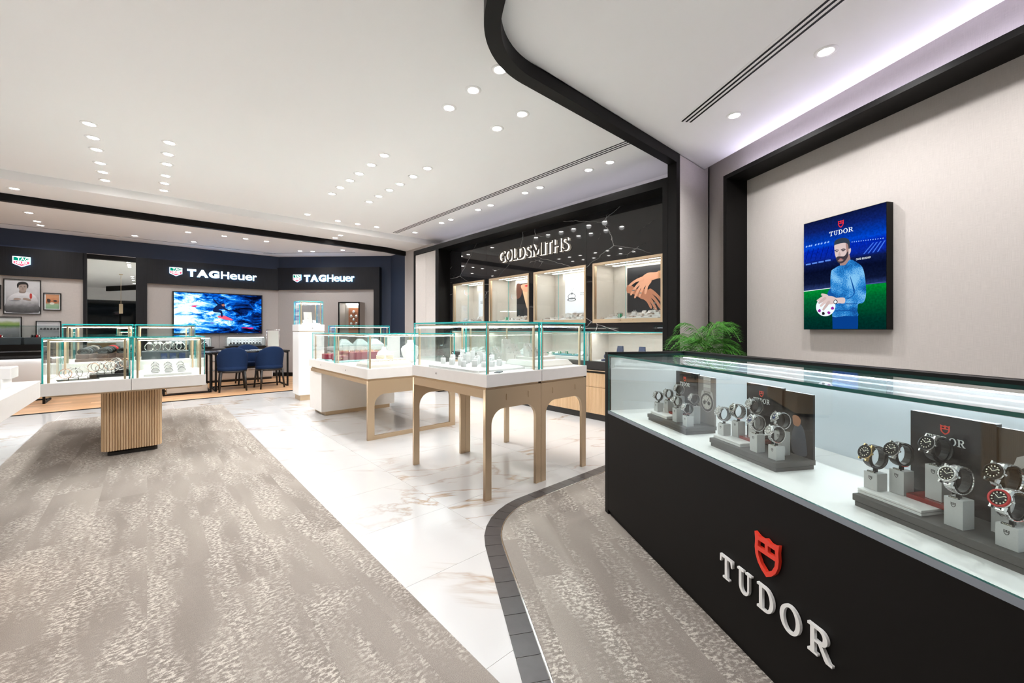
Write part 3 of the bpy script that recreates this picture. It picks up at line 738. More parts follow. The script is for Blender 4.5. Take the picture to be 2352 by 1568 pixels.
# ---- second pale table with closed cabinet and open gold end frame
t2 = thing('display_table', (1.758, 4.27, 0), 0, 'pale display table with gold end frame and white cabinet base', 'table')
w2 = 1.118
shape('end_frame', arch_plate(w2, 0.640, 0.075, 0.150, 0.12, 0.03, bottom=0.045), 0.03, 'gold', t2, y=0.03)
MB().box(0.0, 0.03, 0.600, 0.03, 2.03, 0.640).obj('side_rail', 'gold', t2); MB().box(w2 - 0.03, 0.03, 0.600, w2, 2.03, 0.640).obj('side_rail', 'gold', t2)
MB().box(0.012, 0.012, 0.640, w2 - 0.012, 2.03, 0.662).obj('shadow_gap', 'gold', t2)
cb = MB().cbox(0.025, 1.64, 0.055, w2 - 0.02, 2.17, 0.640, 0.003).obj('cabinet', 'white', t2)
MB().box(0.085, 1.66, 0.0, w2 - 0.09, 2.12, 0.055).obj('plinth', 'gold', t2)
MB().cbox(-0.008, -0.012, 0.664, w2 + 0.008, 2.10, 0.768, 0.002).obj('table_top', 'white', t2)
for y, z in ((1.55, 0.715), (0.62, 0.715)):
    MB().lathe([(0.008, 0), (0.008, 0.003), (0.001, 0.003)], 14).xf(Matrix.Translation((-0.008, y, z)) @ Matrix.Rotation(R(-90), 4, 'Y')).obj('lock', 'steel', t2)
glass_case(t2, 0.004, 0.0, w2 - 0.004, 1.055, 0.768, 1.152, led='ledcool')
glass_case(t2, 0.004, 1.068, w2 - 0.004, 1.98, 0.768, 1.150, led='ledcool')

# ---- tall pedestal vitrine and the low case behind it
def pedestal(x0, x1, y0, y1, zb, zc, zg, label, name='pedestal_vitrine', cut=0.03):
    t = thing(name, (x0, y0, 0), 0, label, 'showcase'); w, d = x1 - x0, y1 - y0
    MB().box(cut, cut, 0, w - cut, d - cut, 0.094).obj('plinth', 'gold', t)
    MB().cbox(0, 0, 0.094, w, d, zb, 0.003).obj('body', 'whitegloss', t)
    MB().box(0.012, 0.012, zb, w - 0.012, d - 0.012, zb + 0.014).obj('shadow_gap', 'gold', t)
    MB().cbox(-0.004, -0.004, zb + 0.014, w + 0.004, d + 0.004, zc, 0.002).obj('cap', 'white', t)
    MB().lathe([(0.010, 0), (0.010, 0.004), (0.001, 0.004)], 14).xf(Matrix.Translation((w * 0.52, -0.004, (zb + zc) / 2)) @ Matrix.Rotation(R(90), 4, 'X')).obj('lock', 'steel', t)
    glass_case(t, 0.012, 0.012, w - 0.012, d - 0.012, zc, zg, led='ledcool')
    return t
pedestal(1.880, 2.282, 7.41, 7.79, 1.153, 1.276, 1.675, 'tall white pedestal with a cube glass vitrine on top')
pedestal(2.455, 3.50, 7.41, 7.80, 0.80, 0.885, 1.262, 'long white display case standing behind the pale gold framed table', 'long_showcase')

# ---- fluted oak table: low front cases, higher rear cases
tf_ = thing('fluted_table', (-0.108, 5.10, 0), 0, 'white topped display table on a fluted oak base', 'table')
def fluted_ring(x0, x1, y0, y1, rad, pitch, amp):
    per = [];
    for cx, cy, a0 in ((x1 - rad, y0 + rad, -90), (x1 - rad, y1 - rad, 0), (x0 + rad, y1 - rad, 90), (x0 + rad, y0 + rad, 180)):
        per += [(cx + rad * math.cos(R(a0 + 90 * k / 12)), cy + rad * math.sin(R(a0 + 90 * k / 12)), math.cos(R(a0 + 90 * k / 12)), math.sin(R(a0 + 90 * k / 12))) for k in range(13)]
    pts = []; n = len(per); L_ = sum(math.dist(per[i][:2], per[(i + 1) % n][:2]) for i in range(n)); cnt = round(L_ / pitch); sub = 6
    step = L_ / (cnt * sub); acc = 0; nx = 0; idx = 0
    for i in range(n):
        a, b = per[i], per[(i + 1) % n]; l = math.dist(a[:2], b[:2])
        while nx < acc + l - 1e-9:
            t = (nx - acc) / l; ph = idx % sub
            q = amp * (math.sqrt(max(0, 1 - ((ph - sub / 2) / (sub / 2)) ** 2)) if ph else -0.45)
            nxv = a[2] + (b[2] - a[2]) * t; nyv = a[3] + (b[3] - a[3]) * t
            pts.append((a[0] + (b[0] - a[0]) * t + nxv * q, a[1] + (b[1] - a[1]) * t + nyv * q)); nx += step; idx += 1
        acc += l
    return pts
MB().prism(fluted_ring(-0.205, 0.21, 0.245, 1.75, 0.05, 0.0185, 0.009), 0.055, 0.625).obj('fluted_base', 'oak', tf_)
MB().cbox(-0.17, 0.275, 0.005, 0.185, 1.70, 0.055, 0.02).obj('plinth', 'blackwood', tf_)
MB().box(-0.52, 0.02, 0.625, 0.52, 2.08, 0.640).obj('metal_edge', 'gold', tf_)
for a, b in ((-0.548, -0.0015), (0.0015, 0.548)):
    MB().cbox(a, 0, 0.640, b, 1.06, 0.745, 0.002).obj('table_top', 'white', tf_)
    MB().cbox(a, 1.075, 0.640, b, 2.10, 0.842, 0.002).obj('rear_plinth', 'white', tf_)
    glass_case(tf_, a + 0.004, 0.006, b - 0.006, 1.0, 0.745, 1.129, led='led')
    glass_case(tf_, a + 0.004, 1.10, b - 0.006, 2.05, 0.842, 1.253, led='led')

# ---- neighbouring white counter at the left edge
tl = thing('fluted_counter', (-0.54, 3.1, 0), 0, 'white topped counter on oak base at the left edge of the picture', 'counter')
MB().prism(fluted_ring(-1.1, -0.002, -1.2, 0.10, 0.06, 0.0185, 0.006), 0.0, 0.735).obj('fluted_base', 'oak', tl)
MB().cbox(-1.2, -1.3, 0.737, 0.0, 1.10, 0.850, 0.003).obj('table_top', 'white', tl)
st = thing('display_stand', (-0.72, 3.80, 0.850), 0, 'stepped white display stand at the far left edge', 'stand')
MB().cbox(-0.12, -0.1, 0, 0.10, 0.12, 0.06, 0.004).obj('step', 'whitegloss', st); MB().cbox(-0.10, -0.08, 0.06, 0.13, 0.10, 0.125, 0.004).obj('step', 'whitegloss', st)

# ================================================================== NEAR BLACK COUNTER (axes: x along the front to the viewer's right, y to the back)
KL = 3.3
ck = thing('watch_counter', (FK.ox, FK.oy, 0), FK.rz, 'long black watch counter with a glass top and red shield emblem', 'counter')
MB().box(0.0, 0.0, 0.0, 0.045, 0.62, 1.05).obj('end_panel', 'black', ck)
MB().box(0.0465, 0.0, 0.035, KL, 0.02, 0.655).obj('front_panel', 'black', ck)
MB().box(0.0465, 0.012, 0.0, KL, 0.03, 0.035).obj('plinth', 'black', ck)
MB().box(0.0465, 0.60, 0.0, KL, 0.62, 1.05).obj('rear_panel', 'black', ck)
MB().box(0.045, 0.548, 1.026, KL, 0.62, 1.05).obj('rear_rail', 'black', ck)
MB().box(0.045, 0.008, 0.660, 1.10, 0.565, 0.675).box(1.1015, 0.008, 0.660, KL, 0.565, 0.675).obj('display_deck', 'slabwhite', ck)
MB().box(0.0465, -0.001, 0.656, KL, 0.008, 0.6745).obj('deck_edge', pbr('blue_grey_edge', (0.22, 0.245, 0.28), 0.35), ck)
MB().box(0.0455, 0.02, 0.675, 0.049, 0.56, 1.015).obj('end_lining', 'casewhite', ck)
MB().box(0.05, 0.555, 0.675, KL, 0.565, 1.012).obj('rear_lining', pbr('pale_blue_lining', (0.70, 0.76, 0.82), 0.35), ck)
pane(ck, 0.05, 0.0, 0.675, KL, 0.008, 1.026, 'glass2', 'edged'); pane(ck, 0.046, 0.0, 1.027, KL, 0.547, 1.037, 'glass2', 'edged', 'glass_top')
MB().box(0.06, 0.535, 1.014, KL, 0.550, 1.0255).obj('light_housing', 'steel', ck); MB().box(0.06, 0.531, 1.009, KL, 0.537, 1.0140).obj('light_strip', 'ledcool', ck)
for k, lp in enumerate(serif_word(1.093, 1.55, 0.237, 0.322, 0.30)): shape('letter', lp, 0.010, 'logowhite', ck, y=-0.002)
shape('shield_emblem', shield_loops(1.321, 0.362, 0.494, 0.102), 0.012, 'red', ck, y=-0.002)

# ================================================================== MARBLE WALL: letters, vitrines, lower showcases, drawers
FG = Frame(XM, 6.697, R(-90))         # x runs along the wall to the viewer's right
sg = thing('shop_sign', FG.p(0, 0, 0), FG.rz, 'dark backlit capital letters on the black marble', 'sign')
warm = emit('halo_warm', (1.0, 0.88, 0.70), 2.2)
xs0, xs1 = 6.697 - 5.175, 6.697 - 3.680
LET = 'GOLDSMITHS'; wid = dict(G=.78, O=.84, L=.56, D=.78, S=.62, M=1.02, I=.30, T=.64, H=.78)
tot = sum(wid[c] for c in LET) + 0.13 * (len(LET) - 1); kx = (xs1 - xs0) / tot; xx = xs0
MLOOP = [(0, 0), (0, 1), (.17, 1), (.5, .38), (.83, 1), (1, 1), (1, 0), (.85, 0), (.85, .70), (.56, .15), (.44, .15), (.15, .70), (.15, 0)]
for c in LET:
    ft = (xx, xx + wid[c] * kx, 2.300, 2.485)
    if c == 'M':
        lp = [[(ft[0] + u * (ft[1] - ft[0]), ft[2] + v * (ft[3] - ft[2])) for u, v in MLOOP]]
        lt = shape('letter', lp, 0.016, 'bronze', sg, y=-0.034); shape('glow_edge', lp, 0.024, warm, lt, y=-0.010)
    else:
        lt = words('letter', c, 0.26, 0.016, 'bronze', sg, y=-0.034, bold=0.0015, fit=ft); words('glow_edge', c, 0.26, 0.024, warm, lt, y=-0.010, bold=0.0015, fit=ft)
    xx += (wid[c] + 0.13) * kx

wall_lin = 'caselin'
names = ['first wall vitrine from the left, with a white print at its back', 'second wall vitrine from the left, with a portrait print at its back', 'third wall vitrine from the left, with a ring drawing at its back', 'right hand wall vitrine beside the black jamb, with a print of hands']
def hand_handle():
    b = MB(); n = 10
    top = [(0.028 * math.cos(PI * k / n), -0.012, -0.010 * math.sin(PI * k / n)) for k in range(n + 1)]
    b.loft([[(p[0], 0, p[2]) for p in top], top]); return b.mesh('handle', 'gold')
hh = hand_handle()
VIT = []
for i, (ya, yb) in enumerate(WY):
    w = yb - ya; D = 0.47
    v = thing('wall_vitrine', (XM, yb, WZ0), FG.rz, names[i], 'showcase', 'lit jewellery vitrines in the marble wall'); VIT.append(v); H = WZ1 - WZ0; f = 0.030
    b = MB().box(0, -0.012, 0, f, 0.04, H).box(w - f, -0.012, 0, w, 0.04, H).box(f, -0.012, H - f, w - f, 0.04, H).box(f, -0.012, 0, w - f, 0.04, 0.05)
    b.obj('frame', 'gold', v)
    ln = MB().box(0.0, D, 0, w, D + 0.01, H).box(0.0, 0.04, 0, 0.006, D, H).box(w - 0.006, 0.04, 0, w, D, H).box(0.006, 0.04, H - 0.01, w - 0.006, D, H)
    ln.obj('lining', wall_lin, v)
    MB().box(0.006, 0.04, 0, w - 0.006, D, 0.045).obj('shelf', 'casewhite', v)
    MB().box(0.235, 0.40, 0.045, w - 0.006, D, H - 0.01).obj('back_step', wall_lin, v)
    for a, c in ((f, w / 2 - 0.001), (w / 2 + 0.001, w - f)):
        p_ = pane(v, a, -0.002, 0.05, c, 0.004, H - f, name='glass_door')
    for s_ in (-1, 1): link('handle', hh, v, (w / 2 + s_ * 0.085, -0.012, 0.038))
    for yy in (0.10, 0.30): MB().box(0.10, yy, H - 0.014, w - 0.10, yy + 0.05, H - 0.0105).obj('light_strip', 'ledsoft', v)

# lower glass showcases (recessed band) and oak drawer cabinets below
worktop = thing('black_worktop', FG.p(0, 0, 0), FG.rz, 'continuous black worktop under the lower wall showcases', 'worktop')
MB().box(0.004, -0.03, 0.67, 4.52, 0.5, 0.775).obj('slab', 'blackwood', worktop); MB().box(0.004, -0.028, 0.648, 4.52, 0.0, 0.660).obj('trim_strip', 'gold', worktop)
low_names = ['leftmost lower wall showcase under the marble strip', 'second lower wall showcase from the left', 'third lower wall showcase from the left, with turquoise tray', 'lower wall showcase nearest the black jamb, with navy stands']
bounds = [0.03, 1.14, 2.26, 3.33, 4.47]
for i in range(4):
    a, b = bounds[i] + 0.012, bounds[i + 1] - 0.012; w = b - a
    c = thing('low_showcase', FG.p(a, 0, 0.775), FG.rz, low_names[i], 'showcase', 'lower showcases in the marble wall'); H = 0.390
    MB().box(0, 0.44, 0, w, 0.45, H).box(0, 0.03, 0, 0.006, 0.44, H).box(w - 0.006, 0.03, 0, w, 0.44, H).obj('lining', wall_lin, c)
    MB().box(0.0, 0.03, 0.0, w, 0.44, 0.008).obj('shelf', 'casewhite', c)
    MB().box(0.0, 0.03, H, w, 0.46, H + 0.002).obj('ceiling_board', 'casewhite', c)
    pane(c, 0, -0.02, 0, w, -0.012, H - 0.008); pane(c, 0, -0.02, H - 0.008, w, 0.03, H, name='glass_top')
    MB().box(0.02, 0.0, 0, 0.036, 0.016, H - 0.02).box(w - 0.036, 0.0, 0, w - 0.02, 0.016, H - 0.02).box(0.02, 0.0, H - 0.032, w - 0.02, 0.016, H - 0.02).obj('post_frame', 'gold', c)
    MB().box(0.04, 0.05, H - 0.006, w - 0.04, 0.13, H - 0.001).obj('light_strip', 'ledsoft', c)
def fluted_front(w, h, pitch=0.0165, amp=0.006):
    n = max(2, int(w / pitch)); p = []; st_ = w / n
    for k in range(n):
        for j in range(5): p.append((k * st_ + j * st_ / 5, -amp * math.sqrt(max(0, 1 - ((j - 2.0) / 2.5) ** 2)) if j else 0.002))
    p.append((w, 0.002)); b = MB()
    b.loft([[(x, y, 0) for x, y in p] + [(w, 0.02, 0), (0, 0.02, 0)], [(x, y, h) for x, y in p] + [(w, 0.02, h), (0, 0.02, h)]])
    return b
cabs = ['leftmost oak drawer cabinet under the marble wall', 'second oak drawer cabinet from the left under the marble wall', 'third oak drawer cabinet from the left under the marble wall', 'right hand oak drawer cabinet beside the black jamb']
cb_b = [0.01, 1.28, 2.50, 3.20, 4.50]
cb_b = [0.01, 1.05, 2.55, 3.26, 4.50]
for i in range(4):
    a, b = cb_b[i], cb_b[i + 1]; w = b - a
    c = thing('drawer_cabinet', FG.p(a, 0, 0), FG.rz, cabs[i], 'cabinet', 'oak drawer cabinets under the marble wall')
    MB().box(0.0, 0.025, 0.08, w, 0.48, 0.640).obj('body', 'blackwood', c); MB().box(0, 0.02, 0, w, 0.45, 0.08).obj('plinth', 'blackwood', c)
    for z0, z1 in ((0.085, 0.432), (0.437, 0.617)):
        d = fluted_front(w - 0.07, z1 - z0).obj('drawer', 'oak', c, (0.035, 0.004, z0))
        link('handle', hh, d, ((w - 0.07) / 2, -0.006, z1 - z0 - 0.012))

# ---- prints inside the vitrines
def print_panel(i, x0, x1, z0, z1, bg, label):
    v = VIT[i]; ya, yb = WY[i]
    p = thing('vitrine_print', (XM + 0.395, yb - x0, WZ0 + z0), FG.rz, label, 'print')
    MB().box(0, -0.006, 0, x1 - x0, 0.0, z1 - z0).obj('board', bg, p)
    return p, x1 - x0, z1 - z0
lit = lambda n, c, s=0.18: pbr(n, c, 0.4, emis=c, es=s)  # a faint glow is put into the print colours
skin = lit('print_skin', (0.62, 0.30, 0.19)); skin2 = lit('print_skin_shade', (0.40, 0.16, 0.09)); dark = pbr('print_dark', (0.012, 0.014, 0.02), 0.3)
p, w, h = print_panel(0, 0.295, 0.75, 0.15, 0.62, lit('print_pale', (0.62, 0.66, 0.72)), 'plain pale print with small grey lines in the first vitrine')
for k in range(3): shape('print_line', [[(0.06, 0.30 - k * 0.02), (0.24, 0.30 - k * 0.02), (0.24, 0.306 - k * 0.02), (0.06, 0.306 - k * 0.02)]], 0.0008, 'graytray', p, y=-0.0062)
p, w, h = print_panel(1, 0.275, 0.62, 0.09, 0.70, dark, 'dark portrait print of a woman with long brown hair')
shape('printed_hair', [catmull([(0.0, 0.6), (0.10, 0.6), (0.13, 0.50), (0.11, 0.40), (0.05, 0.36), (0.0, 0.38)])], 0.0008, lit('print_hair', (0.12, 0.045, 0.03)), p, y=-0.0061)
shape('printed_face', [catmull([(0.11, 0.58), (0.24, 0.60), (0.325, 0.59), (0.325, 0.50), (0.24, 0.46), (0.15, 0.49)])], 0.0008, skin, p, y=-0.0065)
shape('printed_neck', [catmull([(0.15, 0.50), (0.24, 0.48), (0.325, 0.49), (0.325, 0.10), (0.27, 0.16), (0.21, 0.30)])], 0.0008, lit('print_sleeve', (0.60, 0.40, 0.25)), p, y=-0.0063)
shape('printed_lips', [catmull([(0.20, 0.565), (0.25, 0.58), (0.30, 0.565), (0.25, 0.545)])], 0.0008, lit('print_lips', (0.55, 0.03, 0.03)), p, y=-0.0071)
for k in range(5): shape('printed_button', [_arc(0.285 - 0.004 * k, 0.40 - k * 0.055, 0.008, 0.008, 0, 360, 10)[:-1]], 0.0008, dark, p, y=-0.0071)
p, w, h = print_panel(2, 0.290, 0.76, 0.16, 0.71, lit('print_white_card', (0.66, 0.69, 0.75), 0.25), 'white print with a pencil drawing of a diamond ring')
ink = pbr('pencil_grey', (0.20, 0.21, 0.24), 0.6)
for (rx, ry, cz, th) in ((0.075, 0.045, 0.255, 0.010), (0.085, 0.030, 0.205, 0.022)):
    shape('drawn_ring', [_arc(0.13, cz, rx, ry, 0, 360, 30)[:-1], _arc(0.13, cz, rx - th, ry - th * 0.7, 0, 360, 30)[:-1]], 0.0008, ink, p, y=-0.0061)
for k in range(11): shape('drawn_stone', [_arc(0.06 + k * 0.014, 0.19 - 0.012 * math.sin(PI * k / 10), 0.005, 0.007, 0, 360, 8)[:-1]], 0.0008, 'paper', p, y=-0.0068)
shape('drawn_diamond', [[(0.115, 0.30), (0.135, 0.275), (0.155, 0.30), (0.148, 0.312), (0.122, 0.312)], [(0.123, 0.301), (0.135, 0.286), (0.147, 0.301)]], 0.0008, ink, p, y=-0.0061)
for k in range(6): shape('drawn_spark', [_arc(0.11 + 0.011 * k, 0.345 + 0.012 * (k % 3), 0.004, 0.004, 0, 360, 7)[:-1]], 0.0008, ink, p, y=-0.0061)
words('printed_caption', 'DESIGNED', 0.020, 0.0008, ink, p, y=-0.0061, loc=(0.29, 0, 0.29)); words('printed_caption', 'WITH LOVE', 0.020, 0.0008, ink, p, y=-0.0061, loc=(0.29, 0, 0.265))
p, w, h = print_panel(3, 0.270, 0.80, 0.14, 0.735, dark, 'dark print of two crossed hands wearing rings and bracelets')
def finger(pts, rad, m, y):
    up, dn = [], []
    for i, q in enumerate(pts):
        a = pts[max(0, i - 1)]; b = pts[min(len(pts) - 1, i + 1)]; L_ = math.dist(a, b); nx, ny = -(b[1] - a[1]) / L_, (b[0] - a[0]) / L_
        r = rad * (1.0 - 0.35 * i / (len(pts) - 1)); up.append((q[0] + nx * r, q[1] + ny * r)); dn.append((q[0] - nx * r, q[1] - ny * r))
    shape('printed_finger', [catmull(up + dn[::-1], 3)], 0.0008, m, p, y=y)
shape('printed_hand', [catmull([(0.0, 0.36), (0.06, 0.36), (0.16, 0.30), (0.28, 0.30), (0.36, 0.24), (0.34, 0.16), (0.22, 0.17), (0.10, 0.24), (0.0, 0.27)])], 0.0008, skin2, p, y=-0.0061)
for k, (a, b) in enumerate((((0.30, 0.25), (0.48, 0.04)), ((0.27, 0.22), (0.42, 0.02)), ((0.33, 0.28), (0.52, 0.09)), ((0.24, 0.20), (0.35, 0.05)))):
    finger([a, ((a[0] + b[0]) / 2 + 0.01, (a[1] + b[1]) / 2 + 0.012), b], 0.022, skin2, -0.0066 - 0.0006 * k)
shape('printed_hand', [catmull([(0.52, 0.52), (0.42, 0.50), (0.30, 0.50), (0.20, 0.44), (0.18, 0.38), (0.26, 0.36), (0.36, 0.40), (0.46, 0.42), (0.52, 0.42)])], 0.0008, skin, p, y=-0.0095)
for k, (a, b) in enumerate((((0.24, 0.41), (0.06, 0.24)), ((0.27, 0.40), (0.12, 0.20)), ((0.30, 0.40), (0.19, 0.21)), ((0.34, 0.40), (0.27, 0.24)), ((0.24, 0.44), (0.04, 0.36)))):
    finger([a, ((a[0] + b[0]) / 2 - 0.012, (a[1] + b[1]) / 2 + 0.012), b], 0.021, skin, -0.0100 - 0.0006 * k)
for q in ((0.10, 0.29), (0.20, 0.25), (0.40, 0.11)): shape('printed_ring', [_arc(q[0], q[1], 0.022, 0.008, 0, 360, 14)[:-1]], 0.0008, 'steel', p, y=-0.0145)
for k in range(3): shape('printed_bracelet', [_arc(0.455 + k * 0.018, 0.465, 0.010, 0.052, 0, 360, 16)[:-1], _arc(0.455 + k * 0.018, 0.465, 0.006, 0.047, 0, 360, 16)[:-1]], 0.0008, 'yellowgold', p, y=-0.0145)

# ---- jewellery in the wall vitrines: white tray, taupe blocks with rings
def ring_block(kind, w, d, h):
    b = MB()
    if kind == 'wedge': b.loft([[(-w / 2, -d / 2, 0), (w / 2, -d / 2, 0), (w / 2, d / 2, 0), (-w / 2, d / 2, 0)], [(-w / 2, -d / 2, h * 0.25), (w / 2, -d / 2, h * 0.25), (w / 2, d / 2, h), (-w / 2, d / 2, h)]])
    else: b.cbox(-w / 2, -d / 2, 0, w / 2, d / 2, h, 0.003)
    return b
def add_rings(t, pts, r=0.009, m='steel'):
    for q in pts:
        rg = MB().torus((0, 0, r * 0.9), r, 0.0016, 'y', 12, 5).obj('ring', m, t, q)
        MB().sphere((0, 0, r * 1.95), 0.0035, 6, 4).obj('stone', 'paper', rg)
for i, (ya, yb) in enumerate(WY):
    w = yb - ya
    def P(x, y, z=0): return (XM + y, yb - x, WZ0 + 0.045 + z)
    tr = thing('display_tray', P(0.50, 0.22), FG.rz, 'white two step display tray in the %s wall vitrine' % ['first', 'second', 'third', 'right hand'][i], 'tray')
    MB().cbox(-0.36, -0.15, 0, 0.38, 0.15, 0.022, 0.003).obj('lower_step', 'casewhite', tr); MB().cbox(-0.08, 0.0, 0.022, 0.37, 0.15, 0.055, 0.003).obj('upper_step', 'casewhite', tr)
    rnd = random.Random(i + 3); n = 0
    for row, (y, z) in enumerate(((0.10, 0.022), (0.17, 0.022), (0.26, 0.055), (0.33, 0.055))):
        for k in range(6 if row < 2 else 5):
            x = (0.19 if row < 2 else 0.46) + k * (0.105 if row < 2 else 0.078) + rnd.uniform(-0.01, 0.01)
            if x > w - 0.06: continue
            kind = 'wedge' if rnd.random() < 0.55 else 'box'; hh_ = rnd.choice((0.02, 0.03, 0.045, 0.06)) if row else 0.018; ww = rnd.uniform(0.045, 0.07)
            o = thing('ring_display', P(x, y, z), FG.rz + rnd.uniform(-0.15, 0.15), 'small taupe ring display block on the white tray in the %s wall vitrine' % ['first', 'second', 'third', 'right hand'][i], 'ring display', 'ring display blocks in the %s wall vitrine' % ['first', 'second', 'third', 'right hand'][i])
            ring_block(kind, ww, 0.05, hh_).obj('block', rnd.choice(('greige', 'casewhite', 'taupe')), o)
            add_rings(o, [(q * 0.018, 0.008, hh_ * (0.62 if kind == 'wedge' else 1.0)) for q in (-0.7, 0.7)])
    if i in (1, 3):
        gx = 0.36
        gb = thing('gift_box', P(gx, 0.08, 0.022), FG.rz, 'small green box with a white band in the %s wall vitrine' % ('second' if i == 1 else 'right hand'), 'box')
        MB().cbox(-0.02, -0.02, 0, 0.02, 0.02, 0.05, 0.002).obj('body', 'green', gb); MB().box(-0.006, -0.0205, 0, 0.006, 0.0205, 0.0505).obj('band', 'paper', gb)
    tk = thing('price_plaque', P(0.09, 0.07), FG.rz, 'small dark plaque standing left of the tray in the %s wall vitrine' % ['first', 'second', 'third', 'right hand'][i], 'plaque')
    ring_block('wedge', 0.05, 0.03, 0.03).obj('plate', 'taupe', tk)

# ---- lower showcases: trays, busts and stands
def bust(loc, rz, s, m, label, group=None):
    t = thing('necklace_bust', loc, rz, label, 'bust', group)
    b = MB(); rings = []
    for z, rx, ry in ((0, .055, .04), (.03, .062, .042), (.09, .085, .05), (.13, .092, .05), (.155, .075, .045), (.17, .042, .036), (.19, .030, .028), (.215, .028, .026)):
        rings.append([(rx * s * math.cos(2 * PI * k / 16), ry * s * math.sin(2 * PI * k / 16), z * s) for k in range(16)])
    b.loft(rings, smooth=True).obj('bust_form', m, t)
    n = [(0.055 * s * math.cos(a), -0.052 * s + 0.02 * s * abs(math.cos(a)), (0.165 - 0.055 * math.sin(a)) * s) for a in [PI * k / 10 for k in range(11)]]
    MB().tube(n, 0.0016, 5).obj('necklace', 'steel', t); return t
def P(x, y, z=0.783): return FG.p(x, y, z)
def plat(loc, w, d, h, m, label, name='display_tray'):
    t = thing(name, loc, FG.rz, label, 'tray'); MB().cbox(-w / 2, -d / 2, 0, w / 2, d / 2, h, 0.003).obj('platform', m, t); MB().cbox(-w / 2 + 0.02, -d / 2 + 0.02, h, w / 2 - 0.02, d / 2 - 0.02, h + 0.006, 0.001).obj('pad', m, t); return t
plat(P(0.55, 0.15), 0.8, 0.2, 0.03, 'casewhite', 'white tray in the leftmost lower wall showcase')
plat(P(1.68, 0.18), 0.9, 0.26, 0.03, 'casewhite', 'white tray in the second lower wall showcase')
plat(P(2.80, 0.15), 0.8, 0.2, 0.03, 'casewhite', 'white tray in the third lower wall showcase')
tq = plat(P(2.85, 0.15, 0.822), 0.45, 0.16, 0.016, 'tealmat', 'turquoise tray with gold pieces in the third lower wall showcase')
plat(P(3.72, 0.14), 0.42, 0.2, 0.02, 'velvet', 'navy velvet tray in the lower showcase by the black jamb')
for i, x in enumerate((0.30, 0.52, 0.75, 1.42, 1.62, 1.85, 2.48, 2.62, 3.05)):
    o = thing('ring_display', P(x, 0.20, 0.822), FG.rz, 'pale ring display wedge on a white tray in the lower wall showcases', 'ring display', 'ring wedges in the lower showcases')
    ring_block('wedge', 0.10, 0.08, 0.035 + 0.012 * (i % 3)).obj('block', 'casewhite', o); add_rings(o, [(q * 0.03, 0.0, 0.03) for q in (-1, 0, 1)])
for i, x in enumerate((2.50, 2.62, 2.75, 2.88, 3.00)):
    o = thing('gift_box', P(x, 0.09, 0.822 if i not in (2, 3) else 0.846), FG.rz, 'small emerald card box in the third lower wall showcase', 'box', 'emerald boxes in the lower showcase')
    MB().cbox(-0.02, -0.012, 0, 0.02, 0.012, 0.03 + 0.006 * (i % 2), 0.001).obj('body', 'green', o); MB().box(-0.006, -0.0125, 0, 0.006, 0.0125, 0.03).obj('band', 'paper', o)
bust(P(2.98, 0.345), FG.rz, 1.05, 'casewhite', 'white necklace bust in the third lower wall showcase')
bust(P(0.85, 0.345), FG.rz, 1.0, 'casewhite', 'white necklace bust in the leftmost lower wall showcase')
for i, (x, y) in enumerate(((3.62, 0.30), (3.96, 0.27), (4.36, 0.27))):
    o = thing('earring_stand', P(x, y), FG.rz, 'navy upright earring stand, %s in the lower showcase by the jamb' % ['leftmost of three', 'middle of three', 'rightmost of three'][i], 'stand', 'navy earring stands')
    b = MB(); b.loft([[(-0.045, -0.03, 0), (0.045, -0.03, 0), (0.045, 0.03, 0), (-0.045, 0.03, 0)], [(-0.045, 0.0, 0.12), (0.045, 0.0, 0.12), (0.045, 0.03, 0.12), (-0.045, 0.03, 0.12)], [(-0.038, 0.012, 0.19), (0.038, 0.012, 0.19), (0.038, 0.036, 0.19), (-0.038, 0.036, 0.19)]]).obj('panel', 'velvet', o)
    for s_ in (-1, 1): MB().sphere((s_ * 0.02, -0.012, 0.07), 0.006, 8, 6).obj('earring', 'steel', o)
for i in range(6):
    o = thing('ring_roll', P(3.50 + 0.055 * i + (0.02 if i > 2 else 0), 0.16 + 0.03 * (i % 2), 0.806 + 0.0), FG.rz, 'round navy velvet ring holder on the navy tray', 'ring holder', 'navy ring holders')
    MB().torus((0, 0, 0.032), 0.022, 0.013, 'x', 16, 8).obj('roll', 'velvet', o); MB().sphere((0, 0, 0.066), 0.004, 6, 5).obj('stone', 'paper', o)

# ================================================================== LOUNGE WALL: signs, screen, pictures
cyan = emit('letter_side_blue', (0.10, 0.45, 1.0), 5.0); sw_ = emit('letter_white', (0.92, 0.97, 1.0), 1.1)
em_g = emit('emblem_green', (0.0, 0.16, 0.10), 1.0); em_r = emit('emblem_red', (0.95, 0.08, 0.14), 1.0)
def emblem(root, cx, z0, z1, w, y):
    h = z1 - z0
    def P(u, v): return (cx + u * w, z0 + v * h)
    shape('emblem_border', [[P(-.5, 1), P(.5, 1), P(.5, .30), P(0, 0), P(-.5, .30)]], 0.012, [sw_, cyan], root, y=y, side=1)
    shape('emblem_upper', [[P(-.44, .94), P(.44, .94), P(.44, .60), P(-.44, .60)]], 0.002, em_g, root, y=y - 0.013)
    shape('emblem_lower', [[P(-.44, .54), P(.44, .54), P(.44, .33), P(0, .07), P(-.44, .33)]], 0.002, em_r, root, y=y - 0.013)
    words('emblem_word', 'TAG', 0.1, 0.002, sw_, root, y=y - 0.0155, bold=0.001, fit=(cx - .26 * w, cx + .42 * w, z0 + .63 * h, z0 + .91 * h))
    words('emblem_word', 'HEUER', 0.1, 0.002, sw_, root, y=y - 0.0155, bold=0.001, fit=(cx - .34 * w, cx + .34 * w, z0 + .26 * h, z0 + .50 * h))
